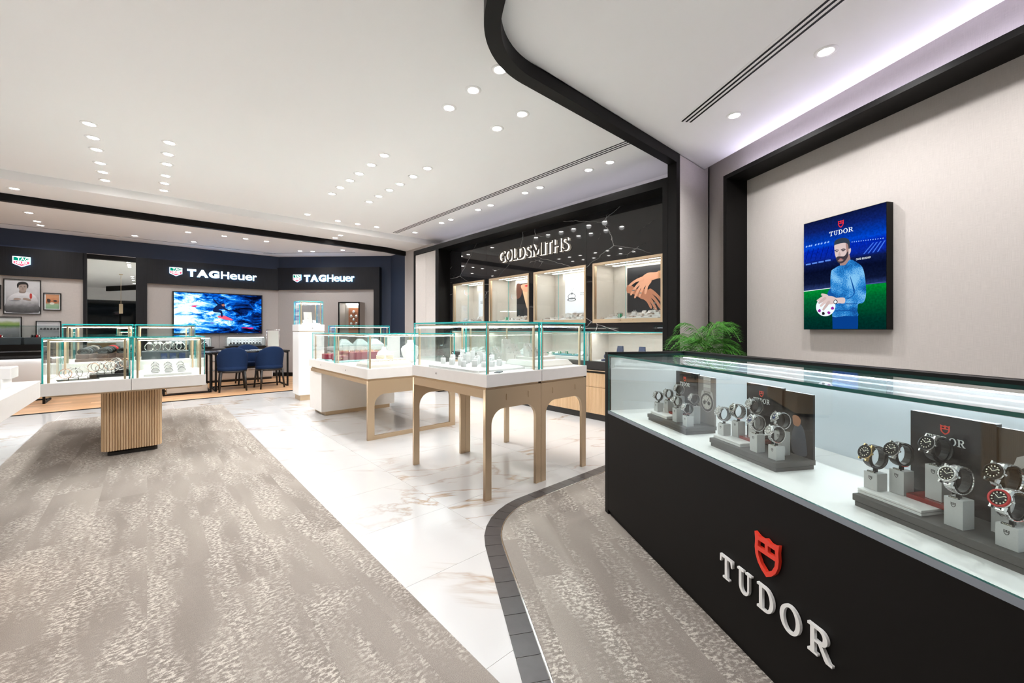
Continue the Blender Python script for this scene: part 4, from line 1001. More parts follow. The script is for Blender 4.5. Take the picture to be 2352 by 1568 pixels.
def wide_sign(fr_, ex0, ex1, x0, x1, z0, z1, y, label):
    s_ = thing('wall_sign', fr_.p(0, 0, 0), fr_.rz, label, 'sign')
    emblem(s_, (ex0 + ex1) / 2, z0 - 0.01, z1 + 0.01, ex1 - ex0, y)
    W_ = x1 - x0; xm = x0 + W_ * 0.455; x = x0
    for c, f_ in zip('TAG', (0.28, 0.36, 0.34)):
        words('letter', c, 0.2, 0.016, [sw_, cyan], s_, y=y, bold=0.012, side=1, fit=(x, x + f_ * (xm - x0) - 0.010, z0, z1)); x += f_ * (xm - x0)
    x = xm + 0.008
    for c, f_ in zip('Heuer', (0.235, 0.215, 0.205, 0.215, 0.13)):
        words('letter', c, 0.2, 0.016, [sw_, cyan], s_, y=y, bold=0.003, side=1, fit=(x, x + f_ * (x1 - xm) - 0.014, z0, z1 if c == 'H' else z0 + (z1 - z0) * 0.78)); x += f_ * (x1 - xm)
    return s_
FB = Frame(0, 11.70, 0)
wide_sign(FB, 0.362, 0.582, 0.665, 2.01, 2.378, 2.548, -0.075, 'glowing white wordmark with shield emblem on the lounge main wall')
wide_sign(FS, 0.445, 0.655, 0.73, 2.035, 2.392, 2.566, -0.065, 'glowing white wordmark with shield emblem on the splayed lounge wall')
s_ = thing('wall_sign', FB.p(0, 0, 0), 0, 'glowing shield emblem alone on the left lounge fascia', 'sign'); emblem(s_, -1.723, 2.345, 2.535, 0.215, -0.075)

# ---- big screen with breaking wave
def screen_mat():
    m, nt, N, L = _nt('screen_wave'); N.remove(N['Principled BSDF'])
    tc = N.new('ShaderNodeTexCoord'); mp = N.new('ShaderNodeMapping'); mp.inputs['Rotation'].default_value = (0, R(-32), 0); mp.inputs['Scale'].default_value = (1.0, 1.0, 2.6)
    L.new(tc.outputs['Object'], mp.inputs[0])
    a = N.new('ShaderNodeTexNoise'); a.inputs['Scale'].default_value = 2.4; a.inputs['Detail'].default_value = 9; a.inputs['Roughness'].default_value = 0.72; a.inputs['Distortion'].default_value = 0.5; L.new(mp.outputs[0], a.inputs['Vector'])
    sx = N.new('ShaderNodeSeparateXYZ'); L.new(tc.outputs['Object'], sx.inputs[0])
    # foam lies to the left of a line that runs down to the right; open water beyond
    e1 = N.new('ShaderNodeMath'); e1.operation = 'MULTIPLY_ADD'; e1.inputs[1].default_value = 0.62; L.new(sx.outputs['Z'], e1.inputs[0]); L.new(sx.outputs['X'], e1.inputs[2])
    mr_ = N.new('ShaderNodeMapRange'); mr_.inputs[1].default_value = 0.25; mr_.inputs[2].default_value = 1.75; mr_.inputs[3].default_value = 0.22; mr_.inputs[4].default_value = -0.12; L.new(e1.outputs[0], mr_.inputs[0])
    lo = N.new('ShaderNodeMapRange'); lo.inputs[1].default_value = 0.0; lo.inputs[2].default_value = 0.32; lo.inputs[3].default_value = -0.16; lo.inputs[4].default_value = 0.0; L.new(sx.outputs['Z'], lo.inputs[0])
    am = N.new('ShaderNodeMath'); am.operation = 'MULTIPLY_ADD'; am.inputs[1].default_value = 1.9; am.inputs[2].default_value = -0.45; L.new(a.outputs['Fac'], am.inputs[0])
    s1 = N.new('ShaderNodeMath'); s1.operation = 'ADD'; L.new(am.outputs[0], s1.inputs[0]); L.new(mr_.outputs[0], s1.inputs[1])
    s2 = N.new('ShaderNodeMath'); s2.operation = 'ADD'; L.new(s1.outputs[0], s2.inputs[0]); L.new(lo.outputs[0], s2.inputs[1])
    r = ramp(N, [(0.22, (0.001, 0.002, 0.012)), (0.36, (0.002, 0.02, 0.14)), (0.47, (0.0, 0.10, 0.62)), (0.56, (0.03, 0.36, 0.85)), (0.64, (0.45, 0.78, 0.95)), (0.74, (0.95, 0.98, 1.0))]); L.new(s2.outputs[0], r.inputs[0])
    # magenta glints
    b = N.new('ShaderNodeTexNoise'); b.inputs['Scale'].default_value = 2.6; b.inputs['Detail'].default_value = 2; L.new(mp.outputs[0], b.inputs['Vector'])
    rb = ramp(N, [(0.66, (0, 0, 0)), (0.70, (1, 1, 1))]); L.new(b.outputs['Fac'], rb.inputs[0])
    mx = N.new('ShaderNodeMix'); mx.data_type = 'RGBA'; L.new(rb.outputs[0], mx.inputs['Factor']); L.new(r.outputs[0], mx.inputs['A']); mx.inputs['B'].default_value = (0.75, 0.02, 0.16, 1)
    e = N.new('ShaderNodeEmission'); e.inputs['Strength'].default_value = 0.66; L.new(mx.outputs['Result'], e.inputs['Color']); L.new(e.outputs[0], N['Material Output'].inputs[0])
    return m
tv = thing('wall_screen', FB.p(0.416, -0.002, 1.085), 0, 'large wall screen showing a surfer in blue breaking waves', 'screen')
TWd, THt = 1.713, 0.955
MB().box(0, -0.05, 0, TWd, 0, THt).obj('bezel', 'panel', tv)
MB().box(0.022, -0.0515, 0.022, TWd - 0.022, -0.0502, THt - 0.022).obj('picture', screen_mat(), tv)
suit = emit('screen_wetsuit', (0.004, 0.010, 0.045), 1.0); sk = emit('screen_skin', (0.45, 0.16, 0.10), 0.6); brd = emit('screen_board', (0.80, 0.10, 0.18), 0.6)
def tvp(px, py): return (0.022 + (px - 142) / 805.0 * 1.67, THt - 0.022 - (py - 432 - (px - 142) * 0.034) / 358.0 * 0.91)
def tvs(name, pts, m, k=0): shape(name, [catmull([tvp(*q) for q in pts], 4)], 0.0008, m, tv, y=-0.0518 - 0.001 * k)
tvs('surfboard', [(520, 655), (560, 640), (620, 660), (665, 685), (640, 690), (580, 678)], brd)
tvs('surfer_body', [(545, 530), (580, 545), (588, 565), (560, 580), (530, 590), (560, 600), (568, 650), (552, 652), (545, 618), (500, 612), (478, 600), (490, 570), (520, 545)], suit, 1)
tvs('surfer_arm', [(548, 545), (520, 525), (495, 498), (480, 490), (484, 502), (505, 530), (540, 560)], suit, 2)
tvs('surfer_arm', [(575, 560), (600, 580), (640, 600), (640, 608), (595, 595), (565, 575)], suit, 2)
tvs('surfer_head', [(558, 532), (572, 530), (584, 540), (582, 556), (566, 556), (556, 545)], sk, 2)
tvs('surfer_hair', [(556, 540), (560, 528), (574, 526), (584, 536), (570, 538)], suit, 3)

# ---- framed pictures on the left lounge wall
def framed(x0, x1, z0, z1, label, bg, passe=0.014):
    t = thing('framed_picture', FB.p(x0, -0.002, z0), 0, label, 'picture'); w, h = x1 - x0, z1 - z0; f = 0.014
    MB().box(0, -0.03, 0, f, 0, h).box(w - f, -0.03, 0, w, 0, h).box(f, -0.03, 0, w - f, 0, f).box(f, -0.03, h - f, w - f, 0, h).obj('frame', 'blackwood', t)
    MB().box(f, -0.012, f, w - f, 0, h - f).obj('mount', 'paper', t)
    MB().box(f + passe, -0.0135, f + passe, w - f - passe, -0.012, h - f - passe).obj('photograph', bg, t)
    return t, w, h
def grad(name, stops, sc=0.0, axis='Z'):
    m, nt, N, L = _nt(name); b = N['Principled BSDF']; b.inputs['Roughness'].default_value = 0.35
    tc = N.new('ShaderNodeTexCoord'); sx = N.new('ShaderNodeSeparateXYZ'); L.new(tc.outputs['Object'], sx.inputs[0])
    no = N.new('ShaderNodeTexNoise'); no.inputs['Scale'].default_value = 14; no.inputs['Detail'].default_value = 5; L.new(tc.outputs['Object'], no.inputs['Vector'])
    ma = N.new('ShaderNodeMath'); ma.operation = 'MULTIPLY_ADD'; ma.inputs[1].default_value = sc; L.new(no.outputs['Fac'], ma.inputs[0]); L.new(sx.outputs[axis], ma.inputs[2])
    r = ramp(N, stops); L.new(ma.outputs[0], r.inputs[0]); L.new(r.outputs[0], b.inputs['Base Color'])
    return m
g_ = lambda v: (v, v, v * 1.04)
t, w, h = framed(-1.948, -1.494, 1.477, 2.121, 'large framed photograph of a dark haired driver in a white race suit', grad('photo_grey', [(0.05, g_(.06)), (0.25, g_(.2)), (0.45, g_(.5)), (0.62, g_(.62))], 0.25))
def fs(name, pts, c, k, root=None, loc=None): shape(name, [catmull(pts, 4)], 0.0008, pbr('photo_' + name, c, 0.4) if isinstance(c, tuple) else c, root, y=-0.0138 - 0.0009 * k)
fs('race_suit', [(0.035, 0.04), (0.035, 0.22), (0.08, 0.33), (0.17, 0.40), (0.24, 0.415), (0.33, 0.40), (0.40, 0.31), (0.418, 0.20), (0.418, 0.04)], grad('photo_suit', [(0.08, g_(.05)), (0.20, g_(.15)), (0.30, g_(.45)), (0.42, g_(.72)), (0.55, g_(.60))], 0.12), 0, t)
fs('sleeve_crease', [(0.06, 0.24), (0.14, 0.26), (0.20, 0.25), (0.14, 0.235)], (.22, .225, .24), 1, t)
fs('neck', [(0.19, 0.395), (0.255, 0.395), (0.265, 0.45), (0.195, 0.45)], (.26, .205, .18), 1, t)
fs('face', [(0.180, 0.54), (0.184, 0.47), (0.205, 0.425), (0.230, 0.412), (0.258, 0.428), (0.276, 0.47), (0.279, 0.54), (0.23, 0.565)], (.38, .30, .26), 2, t)
fs('hair', [(0.168, 0.48), (0.160, 0.54), (0.180, 0.585), (0.23, 0.602), (0.28, 0.585), (0.298, 0.54), (0.290, 0.48), (0.281, 0.50), (0.276, 0.545), (0.25, 0.553), (0.21, 0.548), (0.186, 0.535), (0.178, 0.50)], (.016, .015, .015), 3, t)
for x in (0.208, 0.252):
    fs('eye', [(x - .011, .506), (x, .510), (x + .011, .506), (x, .501)], (.05, .04, .04), 3, t); fs('eyebrow', [(x - .014, .520), (x, .525), (x + .014, .520), (x, .518)], (.03, .025, .025), 3, t)
fs('nose', [(0.226, .50), (0.234, .50), (0.239, .47), (0.221, .47)], (.30, .225, .19), 3, t)
fs('mouth', [(0.212, .450), (0.230, .454), (0.249, .450), (0.230, .446)], (.20, .10, .09), 3, t)
fs('hand', [(0.12, 0.262), (0.16, 0.258), (0.20, 0.268), (0.21, 0.285), (0.17, 0.298), (0.13, 0.292)], (.34, .26, .22), 2, t); fs('hand', [(0.23, 0.272), (0.27, 0.262), (0.32, 0.252), (0.33, 0.278), (0.28, 0.300), (0.24, 0.300)], (.34, .26, .22), 2, t)
fs('red_badge', [(0.315, 0.30), (0.34, 0.30), (0.34, 0.38), (0.315, 0.38)], (.5, .05, .04), 2, t)
t, w, h = framed(-1.466, -1.237, 1.56, 1.892, 'small framed photograph of a green and orange watch close up', grad('photo_green', [(0.05, (.20, .36, .22)), (0.16, (.30, .45, .30)), (0.22, (.45, .13, .05)), (0.30, (.6, .3, .16))], 0.12))
fs('disc', _arc(0.11, 0.13, 0.03, 0.022, 0, 330, 11), (.7, .68, .62), 0, t); fs('disc', _arc(0.15, 0.18, 0.026, 0.018, 0, 330, 11), (.05, .04, .04), 0, t); fs('strap', [(0.05, .22), (0.09, .20), (0.08, .15), (0.05, .16)], (.06, .03, .02), 0, t)
t, w, h = framed(-2.13, -1.728, 1.02, 1.427, 'framed photograph of a green field, lower left of the group', grad('photo_field', [(0.10, g_(.25)), (0.22, g_(.4)), (0.27, (.16, .30, .06)), (0.32, (.30, .40, .14)), (0.36, (.62, .64, .62))], 0.06))
t, w, h = framed(-1.561, -1.237, 1.02, 1.356, 'framed grey photograph of racing cars, lower right of the group', grad('photo_cars', [(0.10, g_(.5)), (0.2, g_(.38)), (0.30, g_(.62))], 0.1))
for k in range(6): fs('car', [(0.05 + .042 * k, 0.17), (0.08 + .042 * k, 0.165), (0.085 + .042 * k, 0.19 + .01 * (k % 2)), (0.06 + .042 * k, 0.20)], g_(.09), 0, t)
framed(-2.30, -1.973, 1.56, 2.004, 'framed dark photograph cut off by the left edge of the picture', grad('photo_dark', [(0.05, g_(.05)), (0.4, g_(.3))], 0.2))

# ---- black shadow box on the splayed wall
sb = thing('shadow_box', FS.p(1.73, 0, 1.05), FS.rz, 'black framed shadow box with chrome studs on a copper panel', 'showcase'); w, h, d = 0.537, 0.815, 0.30; f = 0.03
MB().box(0, -d, 0, f, -0.002, h).box(w - f, -d, 0, w, -0.002, h).box(f, -d, 0, w - f, -0.002, f).box(f, -d, h - f, w - f, -0.002, h).box(f, -0.02, f, w - f, -0.004, h - f).obj('housing', 'taupe', sb)
MB().box(0, -d - 0.012, 0, f, -d, h).box(w - f, -d - 0.012, 0, w, -d, h).box(f, -d - 0.012, 0, w - f, -d, f).box(f, -d - 0.012, h - f, w - f, -d, h).obj('frame', 'black', sb)
MB().box(0.13, -0.03, 0.05, 0.43, -0.02, h - 0.13).obj('copper_panel', pbr('copper_board', (0.42, 0.15, 0.07), 0.35, metal=0.3), sb)
MB().box(0.10, -0.10, h - 0.06, 0.45, -0.05, h - 0.045).obj('light_strip', 'ledcool', sb)
for (x, z) in ((0.28, 0.58), (0.215, 0.47), (0.345, 0.47), (0.28, 0.385), (0.215, 0.29), (0.345, 0.29), (0.28, 0.20)):
    MB().sphere((0, 0, 0), 0.042, 14, 9).obj('stud', 'chrome', sb, (x, -0.06, z))
pane(sb, f, -d - 0.004, f, w - f, -d, h - f)

# ================================================================== LOUNGE FURNITURE
def desk(x0, x1, y0, y1, label, z=0.76, legs=(1, 1), rail=True):
    t = thing('desk', (x0, y0, 0), 0, label, 'desk'); w, d = x1 - x0, y1 - y0; q = 0.03
    MB().cbox(-0.02, -0.02, z - 0.03, w + 0.02, d + 0.02, z, 0.003).obj('desk_top', 'panel', t)
    for k, x in enumerate((0, w - q)):
        if legs[k]:
            MB().box(x, 0, 0, x + q, q, z - 0.03).box(x, d - q, 0, x + q, d, z - 0.03).box(x, q, 0, x + q, d - q, q).box(x, q, z - 0.06, x + q, d - q, z - 0.03).obj('leg_frame', 'black', t)
    if rail: MB().box(q, d - q, 0.0, w - q, d, q).obj('floor_rail', 'black', t)
    return t
desk(0.96, 2.22, 9.53, 10.25, 'black lounge desk in front of the big screen')
d1 = desk(0.205, 0.905, 9.49, 10.2, 'black side desk left of the two blue chairs'); MB().box(0.03, 0.0, 0, 0.68, 0.03, 0.03).obj('front_rail', 'black', d1)
MB().cbox(0.06, 0.1, 0.035, 0.65, 0.6, 0.16, 0.004).obj('drawer_box', 'drawer', d1)
d2 = desk(-2.3, -1.21, 9.80, 10.37, 'black desk at the left end of the lounge'); MB().cbox(0.1, 0.08, 0.035, 0.9, 0.5, 0.14, 0.004).obj('drawer_box', 'drawer', d2)
# tray and glass top book on the desk
for i, (x, y, rz, lb) in enumerate(((1.25, 9.85, 0.05, 'flat grey writing pad on the lounge desk, left of the pair'), (1.80, 9.86, -0.03, 'flat grey writing pad on the lounge desk, right of the pair'), (0.55, 9.85, 0.0, 'flat grey writing pad on the side desk'))):
    pd = thing('writing_pad', (x, y, 0.76), rz, lb, 'pad'); MB().cbox(-0.22, -0.15, 0, 0.22, 0.15, 0.008, 0.002).obj('pad', 'graytray', pd); MB().box(-0.20, -0.13, 0.008, 0.20, 0.13, 0.0095).obj('sheet', 'block', pd)

# wall counter under the screen with two glass watch cases
wcn = thing('wall_counter', (0.1, 11.1, 0), 0, 'low wall counter of beige drawers under the big screen', 'counter')
MB().box(0, 0.02, 0.06, 2.15, 0.50, 0.72).obj('body', 'casewhite', wcn); MB().box(0.02, 0.05, 0, 2.13, 0.5, 0.06).obj('plinth', 'blackwood', wcn); MB().cbox(-0.02, 0, 0.72, 2.17, 0.52, 0.755, 0.003).obj('counter_top', 'blackwood', wcn)
for i in range(3):
    for z0, z1 in ((0.08, 0.28), (0.30, 0.49), (0.51, 0.70)):
        dr = MB().box(0, 0, 0, 0.68, 0.018, z1 - z0).obj('drawer', 'drawer', wcn, (0.03 + i * 0.71, 0.002, z0)); MB().box(0.2, -0.01, 0, 0.48, 0.0, 0.010).obj('handle', 'steel', dr, (0, 0, z1 - z0 - 0.012))
def dish(x, y, z, w, d, label):
    t = thing('black_tray', (x, y, z), 0, label, 'tray'); b = MB()
    o = [(-w / 2, -d / 2), (w / 2, -d / 2), (w / 2, d / 2), (-w / 2, d / 2)]; k = 0.82
    b.loft([[(p[0] * k, p[1] * k, 0) for p in o], [(p[0], p[1], 0.045) for p in o], [(p[0] * .97, p[1] * .95, 0.045) for p in o], [(p[0] * .80, p[1] * .78, 0.012) for p in o]]).obj('dish', 'leather', t); return t
dish(0.72, 11.22, 0.755, 0.80, 0.24, 'wide black tray under the left glass watch case'); dish(1.72, 11.22, 0.755, 0.86, 0.24, 'wide black tray under the right glass watch case')
def small_watch(loc, rz, group, label, s=1.0):
    t = thing('wristwatch', loc, rz, label, 'watch', group)
    MB().cbox(-0.016 * s, -0.012 * s, 0, 0.016 * s, 0.012 * s, 0.03 * s, 0.002).obj('cushion', 'leather', t)
    MB().box(-0.009 * s, -0.016 * s, 0.004 * s, 0.009 * s, -0.012 * s, 0.075 * s).obj('strap', 'leather', t)
    c = MB().lathe([(0.02 * s, 0), (0.02 * s, 0.006 * s), (0.001, 0.006 * s)], 14).xf(Matrix.Translation((0, -0.016 * s, 0.045 * s)) @ Matrix.Rotation(R(78), 4, 'X')).obj('case', 'steel', t)
    MB().lathe([(0.015 * s, 0), (0.015 * s, 0.0015 * s), (0.001, 0.0015 * s)], 12).xf(Matrix.Translation((0, -0.022 * s, 0.0465 * s)) @ Matrix.Rotation(R(78), 4, 'X')).obj('dial', 'paper', c)
    return t
for i, (x0, x1, lb) in enumerate(((0.36, 1.06, 'left'), (1.34, 2.10, 'right'))):
    c = thing('counter_case', (x0, 11.16, 0.801), 0, 'low glass watch case under the big screen, %s of the pair' % lb, 'showcase'); w = x1 - x0
    MB().box(0.01, 0.01, 0, w - 0.01, 0.27, 0.008).obj('base', 'leather', c); MB().box(0.01, 0.262, 0.008, w - 0.01, 0.268, 0.205).obj('back', 'casewhite', c)
    for p in ((0, 0, 0, w, 0.006, 0.21), (0, 0.274, 0, w, 0.28, 0.21), (0, 0.006, 0, 0.006, 0.274, 0.21), (w - 0.006, 0.006, 0, w, 0.274, 0.21), (0, 0, 0.21, w, 0.28, 0.216)): pane(c, *p, ed='edged')
    MB().box(0.03, 0.02, 0.195, w - 0.03, 0.035, 0.204).obj('light_strip', 'ledcool', c)
    MB().cbox(0.06, 0.07, 0.008, w - 0.06, 0.2, 0.055, 0.004).obj('watch_step', 'graytray', c)
    for k in range(10): small_watch((x0 + 0.09 + k * (w - 0.18) / 9, 11.16 + 0.10 + 0.04 * (k % 2), 0.801 + 0.055), 0, 'watches in the %s low wall case' % lb, '%s watch from the left in the %s low wall case' % (ORD[k], lb))
vm = thing('table_mirror', (2.24, 11.02, 0.755), R(-10), 'chrome framed swivel mirror standing on the wall counter', 'mirror')
MB().box(-0.115, -0.004, 0.03, 0.115, 0.006, 0.41).xf(Matrix.Translation((0, 0, 0.22)) @ Matrix.Rotation(R(-14), 4, 'X') @ Matrix.Translation((0, 0, -0.22))).obj('frame', 'chrome', vm); MB().box(-0.105, -0.006, 0.04, 0.105, -0.0042, 0.40).xf(Matrix.Translation((0, 0, 0.22)) @ Matrix.Rotation(R(-14), 4, 'X') @ Matrix.Translation((0, 0, -0.22))).obj('glass', 'mirror', vm)
MB().tube([(-0.135, 0.0, 0), (-0.135, 0, 0.43), (0.135, 0, 0.43), (0.135, 0, 0)], 0.006, 8).obj('stand', 'chrome', vm); MB().box(-0.14, -0.05, 0, 0.14, 0.05, 0.008).obj('foot', 'chrome', vm)
# left glass counter below the pictures
lc = thing('glass_counter', (-2.6, 10.95, 0), 0, 'white fronted counter with dark glass case below the pictures', 'counter')
MB().box(0, 0.02, 0.0, 1.55, 0.6, 0.24).obj('plinth', 'blackwood', lc); MB().box(0, 0.0, 0.24, 1.55, 0.6, 0.70).obj('front_panel', 'whitegloss', lc); MB().box(-0.02, -0.02, 0.70, 1.57, 0.62, 0.93).obj('upper_band', 'black', lc); MB().box(-0.02, -0.025, 0.80, 1.57, -0.02, 0.82).obj('band_line', 'steel', lc)
for p in ((0, 0, 0.93, 1.55, 0.006, 1.25), (0, 0.55, 0.93, 1.55, 0.556, 1.25), (1.544, 0.006, 0.93, 1.55, 0.55, 1.25), (0, 0, 1.25, 1.55, 0.556, 1.256)): pane(lc, *p, ed='edged')
MB().box(1.50, 0.02, 0.93, 1.515, 0.035, 1.23).obj('post', 'black', lc); MB().box(0.02, -0.016, 0.690, 1.53, -0.008, 0.699).obj('light_strip', 'ledcool', lc)  # strip under the band added to brighten the white front panel
for k in range(3):
    o = thing('strap_box', (-2.26 + 0.42 * k, 11.2, 0.93), 0, 'slate box of watch straps in the counter case below the pictures', 'strap box', 'strap boxes below the pictures')
    MB().cbox(-0.19, -0.14, 0, 0.19, 0.14, 0.12, 0.004).obj('box', 'graytray', o)
    for j in range(4): MB().torus((-0.12 + j * 0.03, 0, 0.13), 0.045, 0.010, 'x', 16, 6, sz=0.7).obj('strap', ['leather', 'leather', 'redbezel', 'steel'][j], o)

# ---- blue tub chairs
def tub_chair(loc, rz, label):
    t = thing('tub_chair', loc, rz, label, 'chair', 'blue lounge chairs')      # sitter faces +y
    # shell: wraps back and sides
    b = MB(); n = 26; ro, ri = [], []
    for k in range(n + 1):
        a = R(-200 + 220 * k / n)                           # from left front round the back (-y) to right front
        cx, cy = math.cos(a), math.sin(a)
        back = max(0.0, -cy); ztop = 0.60 + 0.245 * (back ** 0.8 if back > 0 else 0) - (0.06 if cy > 0.1 else 0)
        fx, fy = 0.275, 0.255
        ro.append((cx, cy, ztop)); ri.append((fx, fy))
    rings = []
    for z_i, (f0, off) in enumerate(((0.0, 0.0), (0.35, 0.0), (0.75, 0.0), (0.95, 0.0), (1.0, 0.012), (1.0, 0.028), (0.95, 0.042), (0.4, 0.05), (0.1, 0.05))):
        r_ = []
        for (cx, cy, zt) in ro:
            z = 0.40 + (zt - 0.40) * f0; sp_ = 0.86 + 0.17 * ((z - 0.40) / 0.45)
            rx, ry = 0.275 * sp_ - off, 0.255 * sp_ - off
            r_.append((cx * rx, cy * ry, z))
        rings.append(r_)
    b.loft(rings, 0, False, True, closed=False); b.obj('shell', 'blue', t)
    MB().lathe([(0.10, 0.375), (0.215, 0.38), (0.245, 0.40), (0.245, 0.455), (0.225, 0.475), (0.05, 0.48)], 28).obj('seat', 'blue', t)
    MB().lathe([(0.225, 0.355), (0.238, 0.36), (0.238, 0.40), (0.225, 0.402)], 28).obj('seat_frame', 'blackwood', t)
    for sx in (-1, 1):
        for sy in (-1, 1):
            MB().tube([(sx * 0.185, sy * 0.175, 0.38), (sx * 0.215, sy * 0.205, 0.0)], [0.022, 0.015], 8).obj('leg', 'blackwood', t)
    return t
Z0 = 0.007
tub_chair((1.235, 9.52, Z0), R(-4), 'blue tub chair tucked at the lounge desk, left of the front pair')
tub_chair((1.865, 9.53, Z0), R(6), 'blue tub chair tucked at the lounge desk, right of the front pair')
tub_chair((1.66, 10.50, Z0), R(180), 'blue tub chair on the far side of the lounge desk')
tub_chair((-2.02, 9.62, Z0), R(0), 'blue tub chair at the left lounge desk')
# hanging gold lamp seen in the mirror
pl = thing('pendant_lamp', (-0.70, 3.15, 1.76), 0, 'slim gold pendant lamp reflected in the tall mirror', 'lamp')
MB().cbox(-0.05, -0.05, 0, 0.05, 0.05, 0.34, 0.006).obj('shade', 'gold', pl); MB().tube([(0, 0, 0.34), (0, 0, ZC - 1.76)], 0.006, 8).obj('rod', 'gold', pl); MB().lathe([(0.05, ZC - 1.785), (0.05, ZC - 1.76), (0.01, ZC - 1.76)], 16).obj('canopy', 'gold', pl)

# ================================================================== LIGHTBOX on the near cloth wall
def lightbox_mat():
    m, nt, N, L = _nt('lightbox_stadium'); N.remove(N['Principled BSDF'])
    tc = N.new('ShaderNodeTexCoord'); sx = N.new('ShaderNodeSeparateXYZ'); L.new(tc.outputs['Object'], sx.inputs[0])
    dv = N.new('ShaderNodeMath'); dv.operation = 'DIVIDE'; dv.inputs[1].default_value = 0.914; L.new(sx.outputs['Z'], dv.inputs[0])
    r = ramp(N, [(0.0, (0.0, 0.022, 0.020)), (0.10, (0.0, 0.035, 0.022)), (0.27, (0.0, 0.12, 0.03)), (0.365, (0.0, 0.26, 0.03)), (0.367, (0.02, 0.04, 0.16)), (0.42, (0.004, 0.008, 0.035)), (0.53, (0.002, 0.004, 0.022)), (0.60, (0.004, 0.010, 0.07)), (0.64, (0.003, 0.02, 0.32)), (0.73, (0.0, 0.02, 0.45)), (0.76, (0.0, 0.06, 0.62)), (0.80, (0.0, 0.04, 0.42)), (0.90, (0.004, 0.015, 0.14)), (1.0, (0.004, 0.008, 0.05))]); L.new(dv.outputs[0], r.inputs[0])
    no = N.new('ShaderNodeTexNoise'); no.inputs['Scale'].default_value = 60; no.inputs['Detail'].default_value = 2; L.new(tc.outputs['Object'], no.inputs['Vector'])
    mx = N.new('ShaderNodeMix'); mx.data_type = 'RGBA'; mx.blend_type = 'MULTIPLY'; mx.inputs['Factor'].default_value = 0.6; L.new(r.outputs[0], mx.inputs['A'])
    rr = ramp(N, [(0.3, (0.6,) * 3), (0.7, (1.4,) * 3)]); L.new(no.outputs['Fac'], rr.inputs[0]); L.new(rr.outputs[0], mx.inputs['B'])
    e = N.new('ShaderNodeEmission'); e.inputs['Strength'].default_value = 0.50; L.new(mx.outputs['Result'], e.inputs['Color']); L.new(e.outputs[0], N['Material Output'].inputs[0])
    return m
LW, LH = 0.642, 0.914
lb = thing('lightbox_poster', FT.p(1.275, -0.001, 1.2), FT.rz, 'backlit poster of a bearded man in a blue sweater holding a football', 'poster')
MB().box(-0.004, -0.060, -0.004, LW + 0.004, 0.0, LH + 0.004).obj('housing', 'black', lb)
MB().box(0, -0.0645, 0, LW, -0.0602, LH).obj('picture', lightbox_mat(), lb)
def knit():
    m, nt, N, L = _nt('lightbox_knit'); N.remove(N['Principled BSDF'])
    tc = N.new('ShaderNodeTexCoord'); n1 = N.new('ShaderNodeTexNoise'); n1.inputs['Scale'].default_value = 9; n1.inputs['Detail'].default_value = 1; L.new(tc.outputs['Object'], n1.inputs['Vector'])
    n2 = N.new('ShaderNodeTexNoise'); n2.inputs['Scale'].default_value = 150; n2.inputs['Detail'].default_value = 2; L.new(tc.outputs['Object'], n2.inputs['Vector'])
    ma = N.new('ShaderNodeMath'); ma.operation = 'MULTIPLY_ADD'; ma.inputs[1].default_value = 0.7; L.new(n2.outputs['Fac'], ma.inputs[0]); L.new(n1.outputs['Fac'], ma.inputs[2])
    r = ramp(N, [(0.62, (0.006, 0.07, 0.28)), (0.82, (0.02, 0.22, 0.60)), (1.0, (0.20, 0.50, 0.80))]); L.new(ma.outputs[0], r.inputs[0])
    e = N.new('ShaderNodeEmission'); e.inputs['Strength'].default_value = 0.56; L.new(r.outputs[0], e.inputs['Color']); L.new(e.outputs[0], N['Material Output'].inputs[0]); return m
pe = lambda n, c, s=0.55: emit('lightbox_' + n, c, s)
kn = knit(); skn = pe('skin', (0.66, 0.52, 0.50)); skd = pe('skin_shade', (0.36, 0.22, 0.20)); hr = pe('hair', (0.030, 0.045, 0.07)); bd = pe('beard', (0.05, 0.04, 0.05)); wht = pe('white', (0.80, 0.88, 0.95)); trs = pe('trousers', (0.002, 0.045, 0.24)); shd = pe('knit_shade', (0.006, 0.08, 0.32)); rdd = pe('red', (0.85, 0.03, 0.04)); blk = pe('black', (0.01, 0.01, 0.012)); mag = pe('magenta', (0.30, 0.02, 0.30)); lit2 = pe('floodlight', (0.25, 0.45, 1.0))
def lbs(name, pts, m, k, smooth=4, **kw):
    q = [(a * LW, b * LH) for a, b in pts]; shape(name, [catmull(q, smooth) if smooth else q], 0.0006, m, lb, y=-0.0647 - 0.0007 * k)
for x in (0.03, 0.07, 0.10, 0.16, 0.20, 0.24, 0.29, 0.33): lbs('floodlight', [(x, .775), (x + .02, .778), (x + .022, .79), (x + .004, .788)], lit2, 0)
for k in range(14): lbs('floodlight', [(.63 + .026 * k, .735 - .0015 * k), (.64 + .026 * k, .736 - .0015 * k), (.64 + .026 * k, .744 - .0015 * k), (.63 + .026 * k, .743 - .0015 * k)], lit2, 0, 0)
for k in range(4): lbs('roof_beam', [(.76 + .05 * k, .62), (.775 + .05 * k, .62), (.88 + .04 * k, .70), (.865 + .04 * k, .70)], pe('beam', (0.05, 0.16, 0.75)), 0, 0)
for k in range(6): lbs('roof_strut', [(.02 + .07 * k, .64), (.024 + .07 * k, .64), (.075 + .07 * k, .75), (.07 + .07 * k, .75)], pe('strut', (0.0, 0.004, 0.10)), 0, 0)
lbs('pitch_line', [(0, .357), (.38, .364), (.38, .369), (0, .363)], wht, 0, 0); lbs('pitch_line', [(.76, .367), (1, .371), (1, .374), (.76, .371)], pe('dimline', (0.10, 0.14, 0.4)), 0, 0)
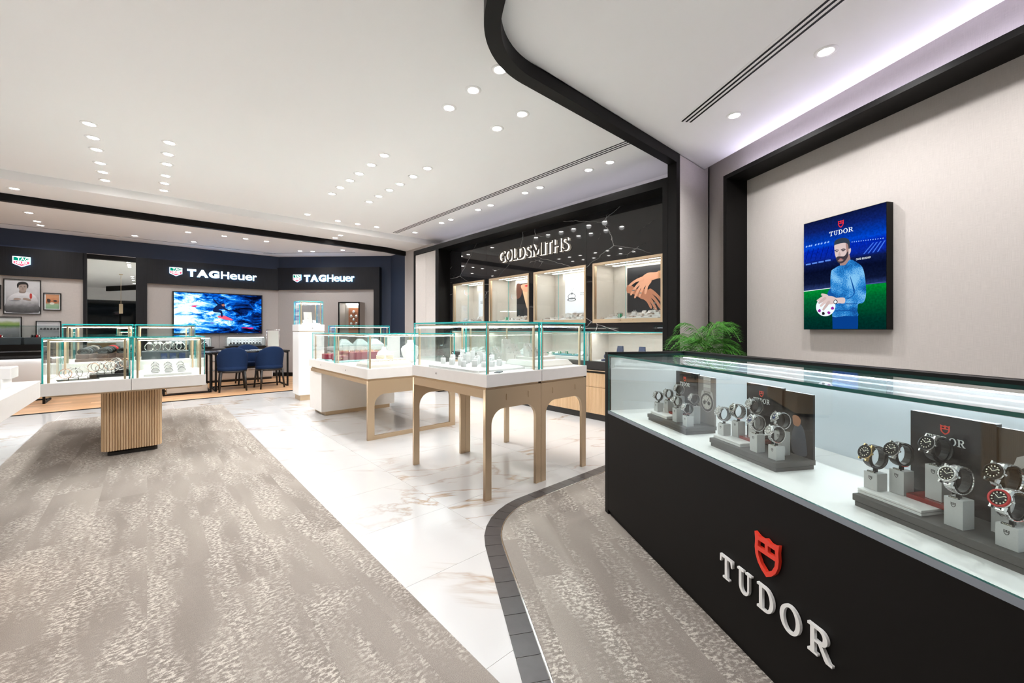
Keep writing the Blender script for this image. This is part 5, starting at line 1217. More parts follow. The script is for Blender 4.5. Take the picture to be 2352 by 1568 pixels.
for k in range(4): lbs('board_text', [(.03 + .09 * k, .605 + .002 * k), (.10 + .09 * k, .605 + .002 * k), (.10 + .09 * k, .618 + .002 * k), (.03 + .09 * k, .618 + .002 * k)], pe('boardtext', (0.10, 0.24, 0.75)), 0, 0)
words('board_name', 'DAVID BECKHAM', 0.02, 0.0006, wht, lb, y=-0.0648, fit=(.683 * LW, .843 * LW, .578 * LH, .594 * LH))
lbs('trousers', [(0.395, 0.115), (0.55, 0.118), (0.704, 0.112), (0.706, 0.035), (0.702, 0.002), (0.398, 0.002)], trs, 1, 0)
lbs('far_sleeve', [(0.381, 0.37), (0.329, 0.31), (0.381, 0.283), (0.426, 0.296)], shd, 1)
lbs('neck', [(0.493, 0.576), (0.547, 0.583), (0.596, 0.644), (0.616, 0.604), (0.606, 0.575), (0.558, 0.545), (0.504, 0.545)], skd, 2)
lbs('sweater', [(0.409, 0.532), (0.482, 0.554), (0.558, 0.553), (0.616, 0.593), (0.704, 0.553), (0.754, 0.514), (0.778, 0.453), (0.793, 0.363), (0.796, 0.297), (0.783, 0.24), (0.754, 0.215), (0.709, 0.21), (0.699, 0.154), (0.704, 0.109), (0.558, 0.114), (0.395, 0.112), (0.437, 0.225), (0.415, 0.313), (0.381, 0.331), (0.372, 0.435), (0.381, 0.513)], kn, 3, 3)
lbs('sleeve_fold', [(0.616, 0.452), (0.632, 0.391), (0.653, 0.329), (0.653, 0.291), (0.6, 0.268), (0.56, 0.268), (0.60, 0.26), (0.663, 0.291), (0.668, 0.335), (0.642, 0.397)], shd, 4, 3)
lbs('sweater_hem', [(0.44, 0.166), (0.699, 0.160), (0.70, 0.152), (0.437, 0.157)], shd, 4, 0); lbs('sleeve_fold', [(0.56, .222), (.70, .214), (.705, .208), (.56, .214)], shd, 4, 0)
lbs('face', [(0.426, 0.745), (0.471, 0.755), (0.558, 0.75), (0.595, 0.724), (0.6, 0.682), (0.596, 0.644), (0.558, 0.596), (0.515, 0.578), (0.476, 0.585), (0.454, 0.612), (0.432, 0.657), (0.424, 0.706)], skn, 4, 3)
lbs('face_shade', [(0.565, 0.74), (0.596, 0.724), (0.6, 0.682), (0.592, 0.644), (0.57, 0.62), (0.575, 0.67)], skd, 5, 3)
lbs('ear', [(0.6, 0.686), (0.619, 0.691), (0.626, 0.671), (0.616, 0.646), (0.598, 0.64)], skn, 5, 3)
lbs('beard', [(0.446, 0.628), (0.471, 0.637), (0.515, 0.632), (0.545, 0.630), (0.567, 0.644), (0.592, 0.668), (0.596, 0.641), (0.581, 0.608), (0.547, 0.581), (0.504, 0.571), (0.471, 0.584), (0.454, 0.605)], bd, 6, 3)
lbs('chin', [(0.468, 0.60), (0.50, 0.604), (0.54, 0.60), (0.52, 0.590), (0.49, 0.590)], skd, 7, 3)
lbs('hair', [(0.424, 0.747), (0.428, 0.772), (0.46, 0.788), (0.515, 0.792), (0.569, 0.783), (0.606, 0.761), (0.616, 0.733), (0.613, 0.688), (0.6, 0.689), (0.592, 0.725), (0.558, 0.743), (0.493, 0.747), (0.437, 0.743)], hr, 7, 3)
for nm, pts in (('eyebrow', [(0.428, 0.696), (0.454, 0.7), (0.48, 0.693), (0.48, 0.687), (0.454, 0.692), (0.431, 0.689)]), ('eyebrow', [(0.506, 0.693), (0.536, 0.697), (0.562, 0.69), (0.56, 0.683), (0.536, 0.689), (0.508, 0.687)]), ('eye', [(0.435, 0.683), (0.454, 0.686), (0.473, 0.68), (0.454, 0.677)]), ('eye', [(0.513, 0.681), (0.534, 0.684), (0.556, 0.678), (0.534, 0.674)])): lbs(nm, pts, bd, 6, 3)
lbs('lips', [(0.48, 0.611), (0.504, 0.616), (0.53, 0.607), (0.504, 0.603)], pe('lips', (0.40, 0.16, 0.16)), 8, 3)
lbs('nose', [(0.484, 0.674), (0.493, 0.673), (0.504, 0.642), (0.489, 0.638), (0.471, 0.646)], pe('noseshade', (0.52, 0.38, 0.36)), 5, 3)
ball = _arc(0.308, 0.204, 0.128, 0.088, 0, 360, 28)[:-1]; lbs('football', ball, wht, 4, 0)
for a in (200, 240, 285, 330): lbs('ball_patch', [(0.308 + 0.09 * math.cos(R(a)), 0.204 + 0.06 * math.sin(R(a))), (0.308 + 0.12 * math.cos(R(a + 10)), 0.204 + 0.08 * math.sin(R(a + 10))), (0.308 + 0.10 * math.cos(R(a + 26)), 0.204 + 0.07 * math.sin(R(a + 26))), (0.308 + 0.075 * math.cos(R(a + 14)), 0.204 + 0.05 * math.sin(R(a + 14)))], mag if a != 240 else blk, 5, 2)
lbs('forearm', [(0.55, 0.270), (0.45, 0.275), (0.40, 0.284), (0.42, 0.228), (0.48, 0.226), (0.55, 0.224)], skn, 6, 3)
lbs('hand', [(0.43, 0.281), (0.36, 0.297), (0.29, 0.300), (0.25, 0.285), (0.27, 0.250), (0.33, 0.225), (0.40, 0.222), (0.44, 0.235)], skn, 6, 3)
for k, (a, b) in enumerate((((.30, .295), (.205, .262)), ((.31, .28), (.225, .240)), ((.33, .262), (.25, .212)), ((.36, .245), (.285, .178)), ((.34, .295), (.265, .316)))):
    dx, dy = b[0] - a[0], b[1] - a[1]; L_ = math.hypot(dx * LW, dy * LH); nx, ny = -dy * LH / L_ * 0.011 / LW, dx * LW / L_ * 0.011 / LH
    lbs('finger', [(a[0] + nx, a[1] + ny), (b[0] + nx * .8, b[1] + ny * .8), (b[0] + dx * .08, b[1] + dy * .08), (b[0] - nx * .8, b[1] - ny * .8), (a[0] - nx, a[1] - ny)], skn if k % 2 == 0 else pe('skin2', (0.55, 0.42, 0.40)), 7 + k, 3)
lbs('wristwatch', _arc(0.441, 0.240, 0.026, 0.020, 0, 360, 14)[:-1], blk, 8, 0); lbs('watch_dial', _arc(0.441, 0.240, 0.018, 0.014, 0, 360, 12)[:-1], wht, 9, 0)
shape('shield_emblem', shield_loops(0.501 * LW, 0.885 * LH, 0.948 * LH, 0.070 * LW), 0.0006, rdd, lb, y=-0.0648)
for lp in serif_word(0.354 * LW, 0.650 * LW, 0.830 * LH, 0.869 * LH): shape('letter', lp, 0.0006, wht, lb, y=-0.0648)

# ================================================================== WATCHES ON THE NEAR COUNTER
def loop_pts(ry, rz, cz, n):
    return [(0.0, -ry * math.cos(2 * PI * k / n), cz + rz * math.sin(2 * PI * k / n)) for k in range(n)]
def make_watch(loc, rz, label, dial='dial', bezel='dial', band='steel', s=1.0, case='steel', tagged=False):
    t = thing('wristwatch', loc, rz, label, 'watch')
    ry, rz_, cz = 0.0250 * s, 0.0285 * s, 0.0395 * s; n = 28; a0 = R(24)      # head sits at angle a0 above the front
    b = MB()
    for k in range(n):
        a = 2 * PI * k / n
        dd = abs((a - a0 + PI) % (2 * PI) - PI)
        if dd < R(40): continue
        w = (0.0098 if dd < R(75) else 0.0088) * s; th = 0.0022 * s; hl = PI / n * (0.86 if band == 'steel' else 1.03)
        quads = []
        for aa in (a - hl, a + hl):
            c_, s_ = math.cos(aa), math.sin(aa)
            p0 = (-(ry) * c_, cz + rz_ * s_); p1 = (-(ry + th) * c_, cz + (rz_ + th) * s_)
            quads.append([(-w, *p0), (w, *p0), (w, *p1), (-w, *p1)])
        b.loft(quads)
        if band == 'steel':     # raised centre link
            q2 = []
            for aa in (a - hl * 0.7, a + hl * 0.7):
                c_, s_ = math.cos(aa), math.sin(aa); p0 = (-(ry + th) * c_, cz + (rz_ + th) * s_); p1 = (-(ry + th * 1.3) * c_, cz + (rz_ + th * 1.3) * s_)
                q2.append([(-w * .45, *p0), (w * .45, *p0), (w * .45, *p1), (-w * .45, *p1)])
            b.loft(q2)
    b.obj('bracelet', band, t)
    hc = Vector((0, -(ry + 0.0008 * s) * math.cos(a0), cz + (rz_ + 0.0008 * s) * math.sin(a0)))
    Mx = Matrix.Translation(hc) @ Matrix.Rotation(R(90) - a0, 4, 'X') @ Matrix.Scale(0.92, 4)          # local z of the head points outwards
    c = MB().lathe([(0.014 * s, -0.002 * s), (0.0195 * s, 0.000), (0.0203 * s, 0.003 * s), (0.0198 * s, 0.0062 * s), (0.016 * s, 0.0066 * s)], 26)
    for sx in (-1, 1):
        for sy in (-1, 1): c.box(sx * 0.0115 * s - 0.002 * s, sy * 0.0185 * s - 0.0055 * s, -0.003 * s, sx * 0.0115 * s + 0.002 * s, sy * 0.0185 * s + 0.0055 * s, 0.0045 * s)
    cs = c.xf(Mx).obj('case', case, t)
    MB().lathe([(0.0200 * s, 0.0060 * s), (0.0196 * s, 0.0080 * s), (0.0156 * s, 0.0086 * s), (0.0154 * s, 0.0066 * s)], 28, caps=False).xf(Mx).obj('bezel', bezel, t)
    d = MB().lathe([(0.0155 * s, 0.0064 * s), (0.0155 * s, 0.0070 * s), (0.0005, 0.0071 * s)], 24).xf(Mx).obj('dial', dial, t)
    mk = MB()
    for k in range(12):
        a = R(30 * k); r0, r1, hw = 0.0108 * s, 0.0135 * s, (0.0010 if k % 3 else 0.0014) * s; u = (math.sin(a), math.cos(a)); v = (u[1], -u[0])
        mk.prism([(u[0] * r0 - v[0] * hw, u[1] * r0 - v[1] * hw), (u[0] * r1 - v[0] * hw, u[1] * r1 - v[1] * hw), (u[0] * r1 + v[0] * hw, u[1] * r1 + v[1] * hw), (u[0] * r0 + v[0] * hw, u[1] * r0 + v[1] * hw)], 0.0071 * s, 0.0075 * s)
    for ang, ln in ((-55, 0.0085), (52, 0.0125)):
        a = R(ang); u = (math.sin(a), math.cos(a)); v = (u[1], -u[0]); hw = 0.0007 * s; ln *= s
        mk.prism([(-v[0] * hw, -v[1] * hw), (u[0] * ln - v[0] * hw, u[1] * ln - v[1] * hw), (u[0] * ln + v[0] * hw, u[1] * ln + v[1] * hw), (v[0] * hw, v[1] * hw)], 0.0077 * s, 0.0080 * s)
    mk.xf(Mx).obj('markers_and_hands', 'lume' if dial != 'dialw' else 'dial', d)
    MB().lathe([(0.0025 * s, 0), (0.0027 * s, 0.004 * s), (0.002 * s, 0.0045 * s)], 10).xf(Mx @ Matrix.Translation((0.0198 * s, 0, 0.003 * s)) @ Matrix.Rotation(R(90), 4, 'Y')).obj('crown', case, t)
    if tagged: MB().torus((0.004 * s, 0.0, 0.012 * s), 0.010 * s, 0.0006, 'z', 16, 4).obj('red_tag', 'red', t)
    return t
def watch_stand(loc, rz, h, w, label, WS=1.0):
    t = thing('watch_stand', loc, rz, label, 'stand')
    MB().cbox(-w / 2, -w / 2, 0, w / 2, w / 2, h, 0.0006).obj('block', 'block', t)
    shape('shield_emblem', shield_loops(-w * 0.0, h - 0.022, h - 0.010, 0.010), 0.0004, 'slabgrey', t, y=-w / 2)
    MB().box(-0.010, -w / 2 + 0.001, h, 0.010, -w / 2 + 0.006, h + 0.004).obj('name_bar', 'leather', t)
    words('name_letters', 'TUDOR', 0.004, 0.0003, 'lume', t, y=-w / 2 + 0.001, fit=(-0.009, 0.009, h + 0.0008, h + 0.0034))
    b = MB(); b.box(-0.004, -0.004, h, 0.004, 0.004, h + 0.011)
    pts = []
    for k in range(20):
        a = R(70 - 320 * k / 19 ) ; pts.append((0, -0.0228 * WS * math.cos(a), h + 0.0395 * WS + 0.0262 * WS * math.sin(a)))
    rings = []
    for p in pts:
        dy, dz = p[1] / (0.0228 * WS), (p[2] - h - 0.0395 * WS) / (0.0262 * WS); L_ = math.hypot(dy, dz); q = (p[1] - dy / L_ * 0.0018, p[2] - dz / L_ * 0.0018)
        rings.append([(-0.0085, p[1], p[2]), (0.0085, p[1], p[2]), (0.0085, *q), (-0.0085, *q)])
    b.loft(rings); b.obj('clip', 'leather', t)
    return t
gname = ['farthest', 'middle', 'nearest']
wspec = [ # rel x, rel y, block base z, block height
    (0.019, 0.061, 0.725, 0.050), (0.060, 0.100, 0.725, 0.068), (0.136, 0.118, 0.737, 0.092), (0.221, 0.049, 0.710, 0.071), (0.272, 0.115, 0.710, 0.089), (0.319, 0.043, 0.710, 0.051)]
wpos = ['on the front left low block', 'on the second block from the left', 'on the tall block before the name panel', 'on the front centre block', 'on the tall block before the picture', 'on the front right low block']
styles = [
    [('dialw', 'steel', 'steel'), ('dialw', 'steel', 'steel'), ('dialw', 'steel', 'steel'), ('dialw', 'steel', 'steel'), ('dialw', 'steel', 'steel'), ('dialw', 'steel', 'steel')],
    [('dialw', 'steel', 'steel'), ('dial', 'steel', 'steel'), ('dialw', 'steel', 'steel'), ('dialb', 'steel', 'steel'), ('dialb', 'steel', 'steel'), ('dialw', 'steel', 'steel')],
    [('dial', 'dial', 'leather'), ('dial', 'dial', 'leather'), ('dial', 'dial', 'leather'), ('dial', 'steel', 'steel'), ('dial', 'dial', 'steel'), ('dial', 'redbezel', 'steel')]]
look = {('dialw', 'steel', 'steel'): 'silver dialled steel watch', ('dial', 'steel', 'steel'): 'black dialled steel watch', ('dialb', 'steel', 'steel'): 'blue dialled steel watch', ('dial', 'dial', 'leather'): 'black bezel watch on dark strap', ('dial', 'dial', 'steel'): 'black bezel steel bracelet watch', ('dial', 'redbezel', 'steel'): 'red bezel steel watch'}
gx = [0.338, 0.873, 1.507]; GY = 0.110; ZD = 0.675
for g in range(3):
    nm = gname[g]
    base = thing('display_platform', FK.p(gx[g], GY, ZD), FK.rz, 'dark grey display base of the %s watch group on the counter' % nm, 'display base')
    MB().cbox(0.004, 0.004, 0.0, 0.356, 0.172, 0.014, 0.001).obj('lower_plate', 'slabgrey', base); MB().cbox(0.0, 0.0, 0.016, 0.360, 0.176, 0.035, 0.001).box(0.01, 0.01, 0.014, 0.35, 0.165, 0.016).obj('upper_plate', 'slabgrey', base)
    MB().cbox(-0.002, 0.022, 0.0352, 0.160, 0.128, 0.0415, 0.0008).cbox(-0.002, 0.022, 0.0435, 0.160, 0.128, 0.0495, 0.0008).box(0.002, 0.026, 0.0415, 0.156, 0.124, 0.0435).obj('white_slab', 'slabwhite', base)
    MB().cbox(0.082, 0.085, 0.0497, 0.185, 0.150, 0.0618, 0.0008).obj('red_slab', 'redslab', base)
    lp_ = thing('name_panel', FK.p(gx[g] + 0.045, GY + 0.130, ZD + 0.0355), FK.rz, 'glossy black name panel behind the %s watch group' % nm, 'panel')
    MB().box(0.0, 0.026, 0, 0.186, 0.044, 0.250).obj('board', 'panel', lp_)
    shape('shield_emblem', shield_loops(0.082, 0.198, 0.224, 0.022), 0.0006, 'red', lp_, y=0.026)
    for lp in serif_word(0.038, 0.126, 0.172, 0.192): shape('letter', lp, 0.0006, 'logowhite', lp_, y=0.026)
    pp = thing('picture_panel', FK.p(gx[g] + 0.218, GY + 0.158, ZD + 0.0355), FK.rz, ['dark panel with a printed chronograph behind the farthest watch group', 'dark panel with a printed man in profile behind the middle watch group', 'dark panel with a printed diver watch behind the nearest watch group'][g], 'panel')
    MB().box(0.0, 0.006, 0, 0.142, 0.014, 0.243).obj('board', pbr('picture_board_%d' % g, [(0.20, 0.18, 0.17), (0.016, 0.014, 0.014), (0.075, 0.066, 0.060)][g], 0.15), pp)
    G3 = lambda n, c: pbr('panel_print_%s_%d' % (n, g), c, 0.25)
    def ps(name, loops, m, k): shape(name, loops, 0.0005, m, pp, y=0.006 - 0.0006 * k)
    if g in (0, 2):
        cx, cz, r_ = (0.084, 0.112, 0.050) if g == 0 else (0.098, 0.108, 0.066)
        cl = lambda pts: [(min(0.1415, max(0.0005, x)), min(0.2425, max(0.0005, z))) for x, z in pts]
        lw = r_ * 0.55; zz = cz + r_ * 1.12; k = 0
        while zz < 0.236:
            for u0, u1 in ((-1, -.34), (-.31, .31), (.34, 1)): ps('printed_link', [cl([(cx + lw * u0, zz), (cx + lw * u1, zz), (cx + lw * u1, zz + 0.017), (cx + lw * u0, zz + 0.017)])], G3('link%d' % (k % 2), [(0.40, 0.38, 0.36), (0.52, 0.50, 0.48)][k % 2]), 0)
            zz += 0.0185; k += 1
        for sg_ in (-1, 1): ps('printed_lug', [cl([(cx + sg_ * r_ * .55, cz + r_ * 1.2), (cx + sg_ * r_ * .80, cz + r_ * 1.05), (cx + sg_ * r_ * .98, cz + r_ * .4), (cx + sg_ * r_ * .45, cz + r_ * .5)])], G3('lug', (0.46, 0.44, 0.42)), 0)
        def circ(rr, m, k, n_='printed_disc', dx=0, dz=0): ps(n_, [cl(_arc(cx + dx, cz + dz, rr, rr, 0, 360, 40)[:-1])], m, k)
        circ(r_, G3('case', (0.44, 0.42, 0.40)), 1); circ(r_ * .94, G3('bezel', (0.045, 0.042, 0.040)), 2); circ(r_ * .72, G3('dial', (0.56, 0.53, 0.48) if g == 0 else (0.022, 0.020, 0.020)), 3)
        for q in range(12):
            a = R(30 * q); r0 = r_ * (.82 if g == 2 else .60); circ(r_ * .035, G3('mark', (0.62, 0.58, 0.50) if g == 2 else (0.06, 0.055, 0.05)), 5, 'printed_marker', r0 * math.sin(a), r0 * math.cos(a))
            if g == 2: circ(r_ * .055, G3('mark', (0.62, 0.58, 0.50)), 5, 'printed_marker', r_ * .56 * math.sin(a), r_ * .56 * math.cos(a))
        if g == 0:
            for dx in (-.34, .34): circ(r_ * .20, G3('sub', (0.05, 0.045, 0.04)), 4, 'printed_subdial', dx * r_, -.06 * r_)
        for ang, ln in ((-50, .42), (35, .62)):
            a = R(ang); u = (math.sin(a), math.cos(a)); v = (u[1], -u[0]); hw = r_ * .03; L_ = r_ * ln
            ps('printed_hand', [cl([(cx - v[0] * hw, cz - v[1] * hw), (cx + u[0] * L_ - v[0] * hw, cz + u[1] * L_ - v[1] * hw), (cx + u[0] * L_ + v[0] * hw, cz + u[1] * L_ + v[1] * hw), (cx + v[0] * hw, cz + v[1] * hw)])], G3('hand', (0.66, 0.62, 0.54) if g == 2 else (0.05, 0.045, 0.04)), 6)
    else:
        ps('printed_jacket', [catmull([(0.055, 0.005), (0.050, 0.07), (0.065, 0.115), (0.085, 0.125), (0.105, 0.10), (0.115, 0.04), (0.112, 0.005)], 4)], G3('jacket', (0.075, 0.085, 0.11)), 0)
        ps('printed_head', [catmull([(0.055, 0.135), (0.060, 0.115), (0.080, 0.112), (0.090, 0.128), (0.088, 0.150), (0.070, 0.156), (0.056, 0.150)], 4)], G3('head', (0.46, 0.22, 0.13)), 1)
        ps('printed_hair', [catmull([(0.055, 0.150), (0.060, 0.163), (0.078, 0.166), (0.092, 0.155), (0.092, 0.140), (0.083, 0.150), (0.068, 0.154)], 4)], G3('hair', (0.02, 0.014, 0.012)), 2)
    for k in range(6):
        rx, ry_, z, h = wspec[k]
        loc = FK.p(gx[g] + rx, GY + ry_, z + 0.0006); SC = [0.9, 1.06, 1.12][g]
        watch_stand(loc, FK.rz, h, 0.0375, 'grey block with black clip, %s of the %s watch group' % (['front left', 'second from left', 'tall one before the name panel', 'front centre', 'tall one before the picture', 'front right'][k], nm), SC)
        st_ = styles[g][k]
        make_watch((loc[0], loc[1], loc[2] + h + 0.0002), FK.rz + R([-12, -8, -14, -8, -14, -9][k]), '%s %s, %s group' % (look[st_], wpos[k], nm), *st_, s=SC, tagged=(k in (1, 5)), case='yellowgold' if (g == 2 and k == 0) else 'steel')

# ================================================================== PALM behind the counter
pm = thing('potted_palm', (3.98, 1.66, 0.0055), 0, 'leafy green palm in a dark pot behind the counter end', 'plant')
MB().lathe([(0.13, 0), (0.17, 0.32), (0.175, 0.34), (0.155, 0.34), (0.15, 0.31), (0.01, 0.31)], 24).obj('pot', 'pot', pm); MB().lathe([(0.149, 0.305), (0.149, 0.318), (0.01, 0.325)], 20).obj('soil', 'soil', pm)
rp = random.Random(11)
for f in range(26):
    az = 2 * PI * f / 26 * 5.07 + rp.uniform(-.2, .2); ln = rp.uniform(0.22, 0.36); rise = rp.uniform(0.06, 0.26); z0 = rp.uniform(0.84, 1.06); d = Vector((math.cos(az), math.sin(az), 0))
    spine = []
    for k in range(15):
        u = k / 14; spine.append(Vector((0, 0, z0)) + d * (ln * u) + Vector((0, 0, rise * math.sin(u * 2.2) - 0.13 * u * u)))
    fr_ = MB().tube([Vector((d.x * 0.02, d.y * 0.02, 0.32)), Vector((d.x * 0.02, d.y * 0.02, z0 - 0.15))] + spine, [0.006, 0.005] + [0.004 * (1 - 0.8 * k / 14) for k in range(15)], 5).obj('frond', 'stem', pm)
    lv = MB(); side = Vector((-d.y, d.x, 0))
    for k in range(2, 15):
        u = k / 14; L_ = 0.165 * math.sin(PI * (0.18 + 0.74 * u)) + 0.02
        for sg_ in (-1, 1):
            for off in (0.0, 0.5):
                p = spine[k].lerp(spine[min(14, k + 1)], off); dr = (side * sg_ * 0.85 + d * 0.62 + Vector((0, 0, 0.12 + rp.uniform(-.1, .1)))).normalized()
                q1 = p + dr * L_ * 0.5; q2 = p + dr * L_ + Vector((0, 0, -L_ * 0.28)); wv = dr.cross(Vector((0, 0, 1))).normalized() * 0.0048
                up_ = Vector((0, 0, 0.0012))
                lv.add([p, q1 + wv, q2, q1 - wv, q1 + up_ * 2], [(0, 1, 4), (1, 2, 4), (2, 3, 4), (3, 0, 4)])
    tag(lv.obj('leaflets', 'leaf', fr_), kind='stuff')

# ================================================================== JEWELLERY IN THE FREE-STANDING CASES
# --- fluted table, front left: bangles on black stands
def at(x, y, z): return (x, y, z)
bs = thing('bangle_stand', (-0.46, 5.32, 0.7452), R(10), 'black acrylic bangle stand, left of the pair in the fluted table', 'stand')
MB().cbox(-0.13, -0.06, 0, 0.13, 0.07, 0.006, 0.001).obj('plate', 'panel', bs)
for x in (-0.06, 0.0, 0.06): MB().tube([(x, 0, 0.006), (x, 0, 0.04)], 0.003, 6).obj('peg', 'steel', bs)
bs2 = thing('bangle_stand', (-0.275, 5.51, 0.7452), R(4), 'black acrylic bangle stand, right of the pair in the fluted table', 'stand')
MB().cbox(-0.13, -0.10, 0, 0.15, 0.12, 0.03, 0.002).obj('plate', 'panel', bs2); ring_block('wedge', 0.10, 0.10, 0.11).obj('wedge', 'panel', bs2, (0.09, 0.04, 0.03))
for x in (-0.08, -0.03, 0.02): MB().tube([(x, 0.0, 0.03), (x, 0.0, 0.08)], 0.003, 6).obj('peg', 'steel', bs2)
bz = [(-0.535, 5.29, .806), (-0.505, 5.30, .812), (-0.475, 5.31, .806), (-0.435, 5.325, .816), (-0.375, 5.40, .838), (-0.35, 5.42, .846), (-0.32, 5.40, .826), (-0.30, 5.44, .850), (-0.265, 5.45, .848), (-0.245, 5.41, .833), (-0.215, 5.45, .860), (-0.195, 5.43, .845), (-0.16, 5.46, .868), (-0.225, 5.50, .872)]
for k, p in enumerate(bz):
    o = thing('bangle', (p[0], p[1] + (0.06 if k > 3 else 0), p[2] - 0.046), R(-18 + 13 * (k % 4)), 'round metal bangle standing on the black stands in the fluted table', 'bangle', 'bangles in the front left case of the fluted table')
    MB().torus((0, 0, 0.046), 0.042, 0.0032, 'y', 30, 6).obj('hoop', ['rosegold', 'steel', 'steel', 'steel'][k % 4], o); MB().sphere((0, 0, 0.0905), 0.005, 8, 5).obj('stud', ['rosegold', 'chrome', 'dial', 'chrome'][k % 4], o)
# front right: nine watches over white cushions
pw_ = thing('watch_plinth', (0.155, 5.42, 0.7452), 0, 'white sloping watch plinth in the front right case of the fluted table', 'plinth'); ring_block('wedge', 0.36, 0.44, 0.085).obj('plinth', 'casewhite', pw_)
for i in range(3):
    for j in range(3):
        o = thing('cuff_watch', (0.06 + i * 0.10, 5.27 + j * 0.13, 0.7452 + 0.085 * (0.25 + 0.75 * (0.16 + j * 0.295)) + 0.008), 0, 'steel watch curled over a white cushion on the white plinth', 'watch', 'watches on white cushions in the fluted table')
        b = MB(); n = 10
        for r0, r1, w_, nm_, mt in ((0.0, 0.030, 0.018, 'cushion', 'casewhite'), (0.030, 0.034, 0.011, 'bracelet', 'steel')):
            b = MB(); rings = []
            for k in range(n + 1):
                a = PI * k / n; rings.append([(r0 * math.cos(a), -w_, r0 * math.sin(a)), (r1 * math.cos(a), -w_, r1 * math.sin(a)), (r1 * math.cos(a), w_, r1 * math.sin(a)), (r0 * math.cos(a), w_, r0 * math.sin(a))])
            b.loft(rings).obj(nm_, mt, o)
        MB().lathe([(0.017, 0.033), (0.017, 0.040), (0.001, 0.040)], 16).obj('case', 'steel', o); MB().lathe([(0.013, 0.040), (0.013, 0.0415), (0.001, 0.0415)], 14).obj('dial', ['dialw', 'dial', 'dialb'][(i + j) % 3], o)
# rear left: brown tray with strap rolls
br = thing('strap_tray', (-0.34, 6.62, 0.8422), 0, 'brown felt tray in the rear left case of the fluted table', 'tray'); MB().cbox(-0.24, -0.22, 0, 0.26, 0.25, 0.03, 0.003).obj('tray', 'brownfelt', br)
for i in range(3):
    o = thing('strap_roll', (-0.48 + 0.155 * i, 6.60, 0.8725), R(-20), 'dark roll of watch straps, %s of the three on the brown tray' % ['leftmost', 'middle', 'rightmost'][i], 'strap roll', 'strap rolls on the brown tray')
    MB().cbox(-0.055, -0.14, 0, 0.055, 0.14, 0.05, 0.003).obj('support', 'brownfelt', o)
    for k in range(6): MB().torus((0, -0.11 + k * 0.044, 0.075 + 0.006 * k), 0.045, 0.014, 'y', 18, 6, mi=0, sz=0.62).obj('strap', ['leather', 'graytray', 'leather', 'leather', 'redbezel' if i == 1 else 'taupe', 'leather'][k], o)
# rear right: slate tray with steel bracelets
sr = thing('bracelet_tray', (0.17, 6.55, 0.8422), 0, 'slate tray in the rear right case of the fluted table', 'tray'); MB().cbox(-0.22, -0.16, 0, 0.22, 0.2, 0.09, 0.003).obj('tray', 'graytray', sr)
for x in (-0.02, 0.06, 0.15): MB().cbox(x - 0.03, -0.17, 0.0, x + 0.03, -0.16, 0.07, 0.001).obj('label_block', 'velvet', sr)
for k in range(7):
    o = thing('bracelet', (0.02 + 0.048 * k + 0.012 * (k % 2), 6.44 + 0.06 * ((k * 5) % 3), 0.9325), R([25, -20, 8, 40, -12, 18, -30][k]), 'large steel bracelet standing on the slate tray', 'bracelet', 'steel bracelets on the slate tray')
    MB().torus((0, 0, 0.052), 0.046, 0.0055, 'y', 28, 6).obj('hoop', 'steel', o); MB().lathe([(0.02, 0), (0.02, 0.006), (0.001, 0.006)], 16).xf(Matrix.Translation((0, -0.006, 0.098)) @ Matrix.Rotation(R(50), 4, 'X')).obj('charm', 'dialw', o)

# --- arched table, left half: white hexagonal tray with ring posts
TZ = 0.8822
ht = thing('ring_tray', (2.02, 2.68, TZ), 0, 'large white chamfered tray in the left half of the arched table', 'tray')
pts = [(-0.23, -0.33), (0.23, -0.33), (0.24, -0.28), (0.24, 0.36), (0.2, 0.40), (-0.2, 0.40), (-0.24, 0.36), (-0.24, -0.28)]
MB().loft([[(x, y, 0) for x, y in pts], [(x, y, 0.014) for x, y in pts], [(x * .88, y * .92, 0.026) for x, y in pts]]).obj('tray', 'casewhite', ht)
rr_ = random.Random(5); cyl = {}
posts_ = [(-.13, -.14, .05), (-.15, .02, .065), (-.16, .13, .055), (-.09, .22, .075), (-.06, -.06, .055), (-.05, .10, .085), (.01, -.15, .045), (.02, .02, .07), (.03, .17, .09), (.08, -.07, .06), (.09, .09, .10), (.12, .22, .10), (.15, -.01, .075), (-.16, .26, .05), (.05, .28, .11), (.16, .14, .085), (-.19, -.08, .045), (-.02, -.22, .04), (.07, -.20, .05), (-.10, -.22, .04), (.13, .29, .07), (-.02, .20, .07), (.10, .01, .085), (-.11, .08, .06)]
for k, (x, y, h) in enumerate(posts_):
    o = thing('ring_post', (2.02 + x, 2.68 + y, TZ + 0.0262), rr_.uniform(-.5, .5), 'small white post holding a single ring on the chamfered tray', 'ring post', 'white ring posts in the arched table')
    m = 'casewhite' if k % 5 else 'block'
    MB().lathe([(0.020, 0), (0.021, 0.002), (0.021, h - 0.002), (0.019, h), (0.001, h)], 18).obj('post', m, o); add_rings(o, [(0, 0, h - 0.003)], 0.010)
ac = thing('acrylic_block', (2.17, 2.62, TZ + 0.0262), 0, 'clear white acrylic riser on the right side of the chamfered tray', 'riser'); MB().cbox(-0.05, -0.09, 0, 0.04, 0.1, 0.028, 0.002).obj('riser', 'whitegloss', ac)
bk = thing('price_card', (1.92, 2.285, TZ + 0.0), R(35), 'small black card lying at the near corner of the chamfered tray', 'card'); MB().cbox(-0.05, -0.022, 0.0, 0.05, 0.022, 0.006, 0.001).obj('card', 'graytray', bk)
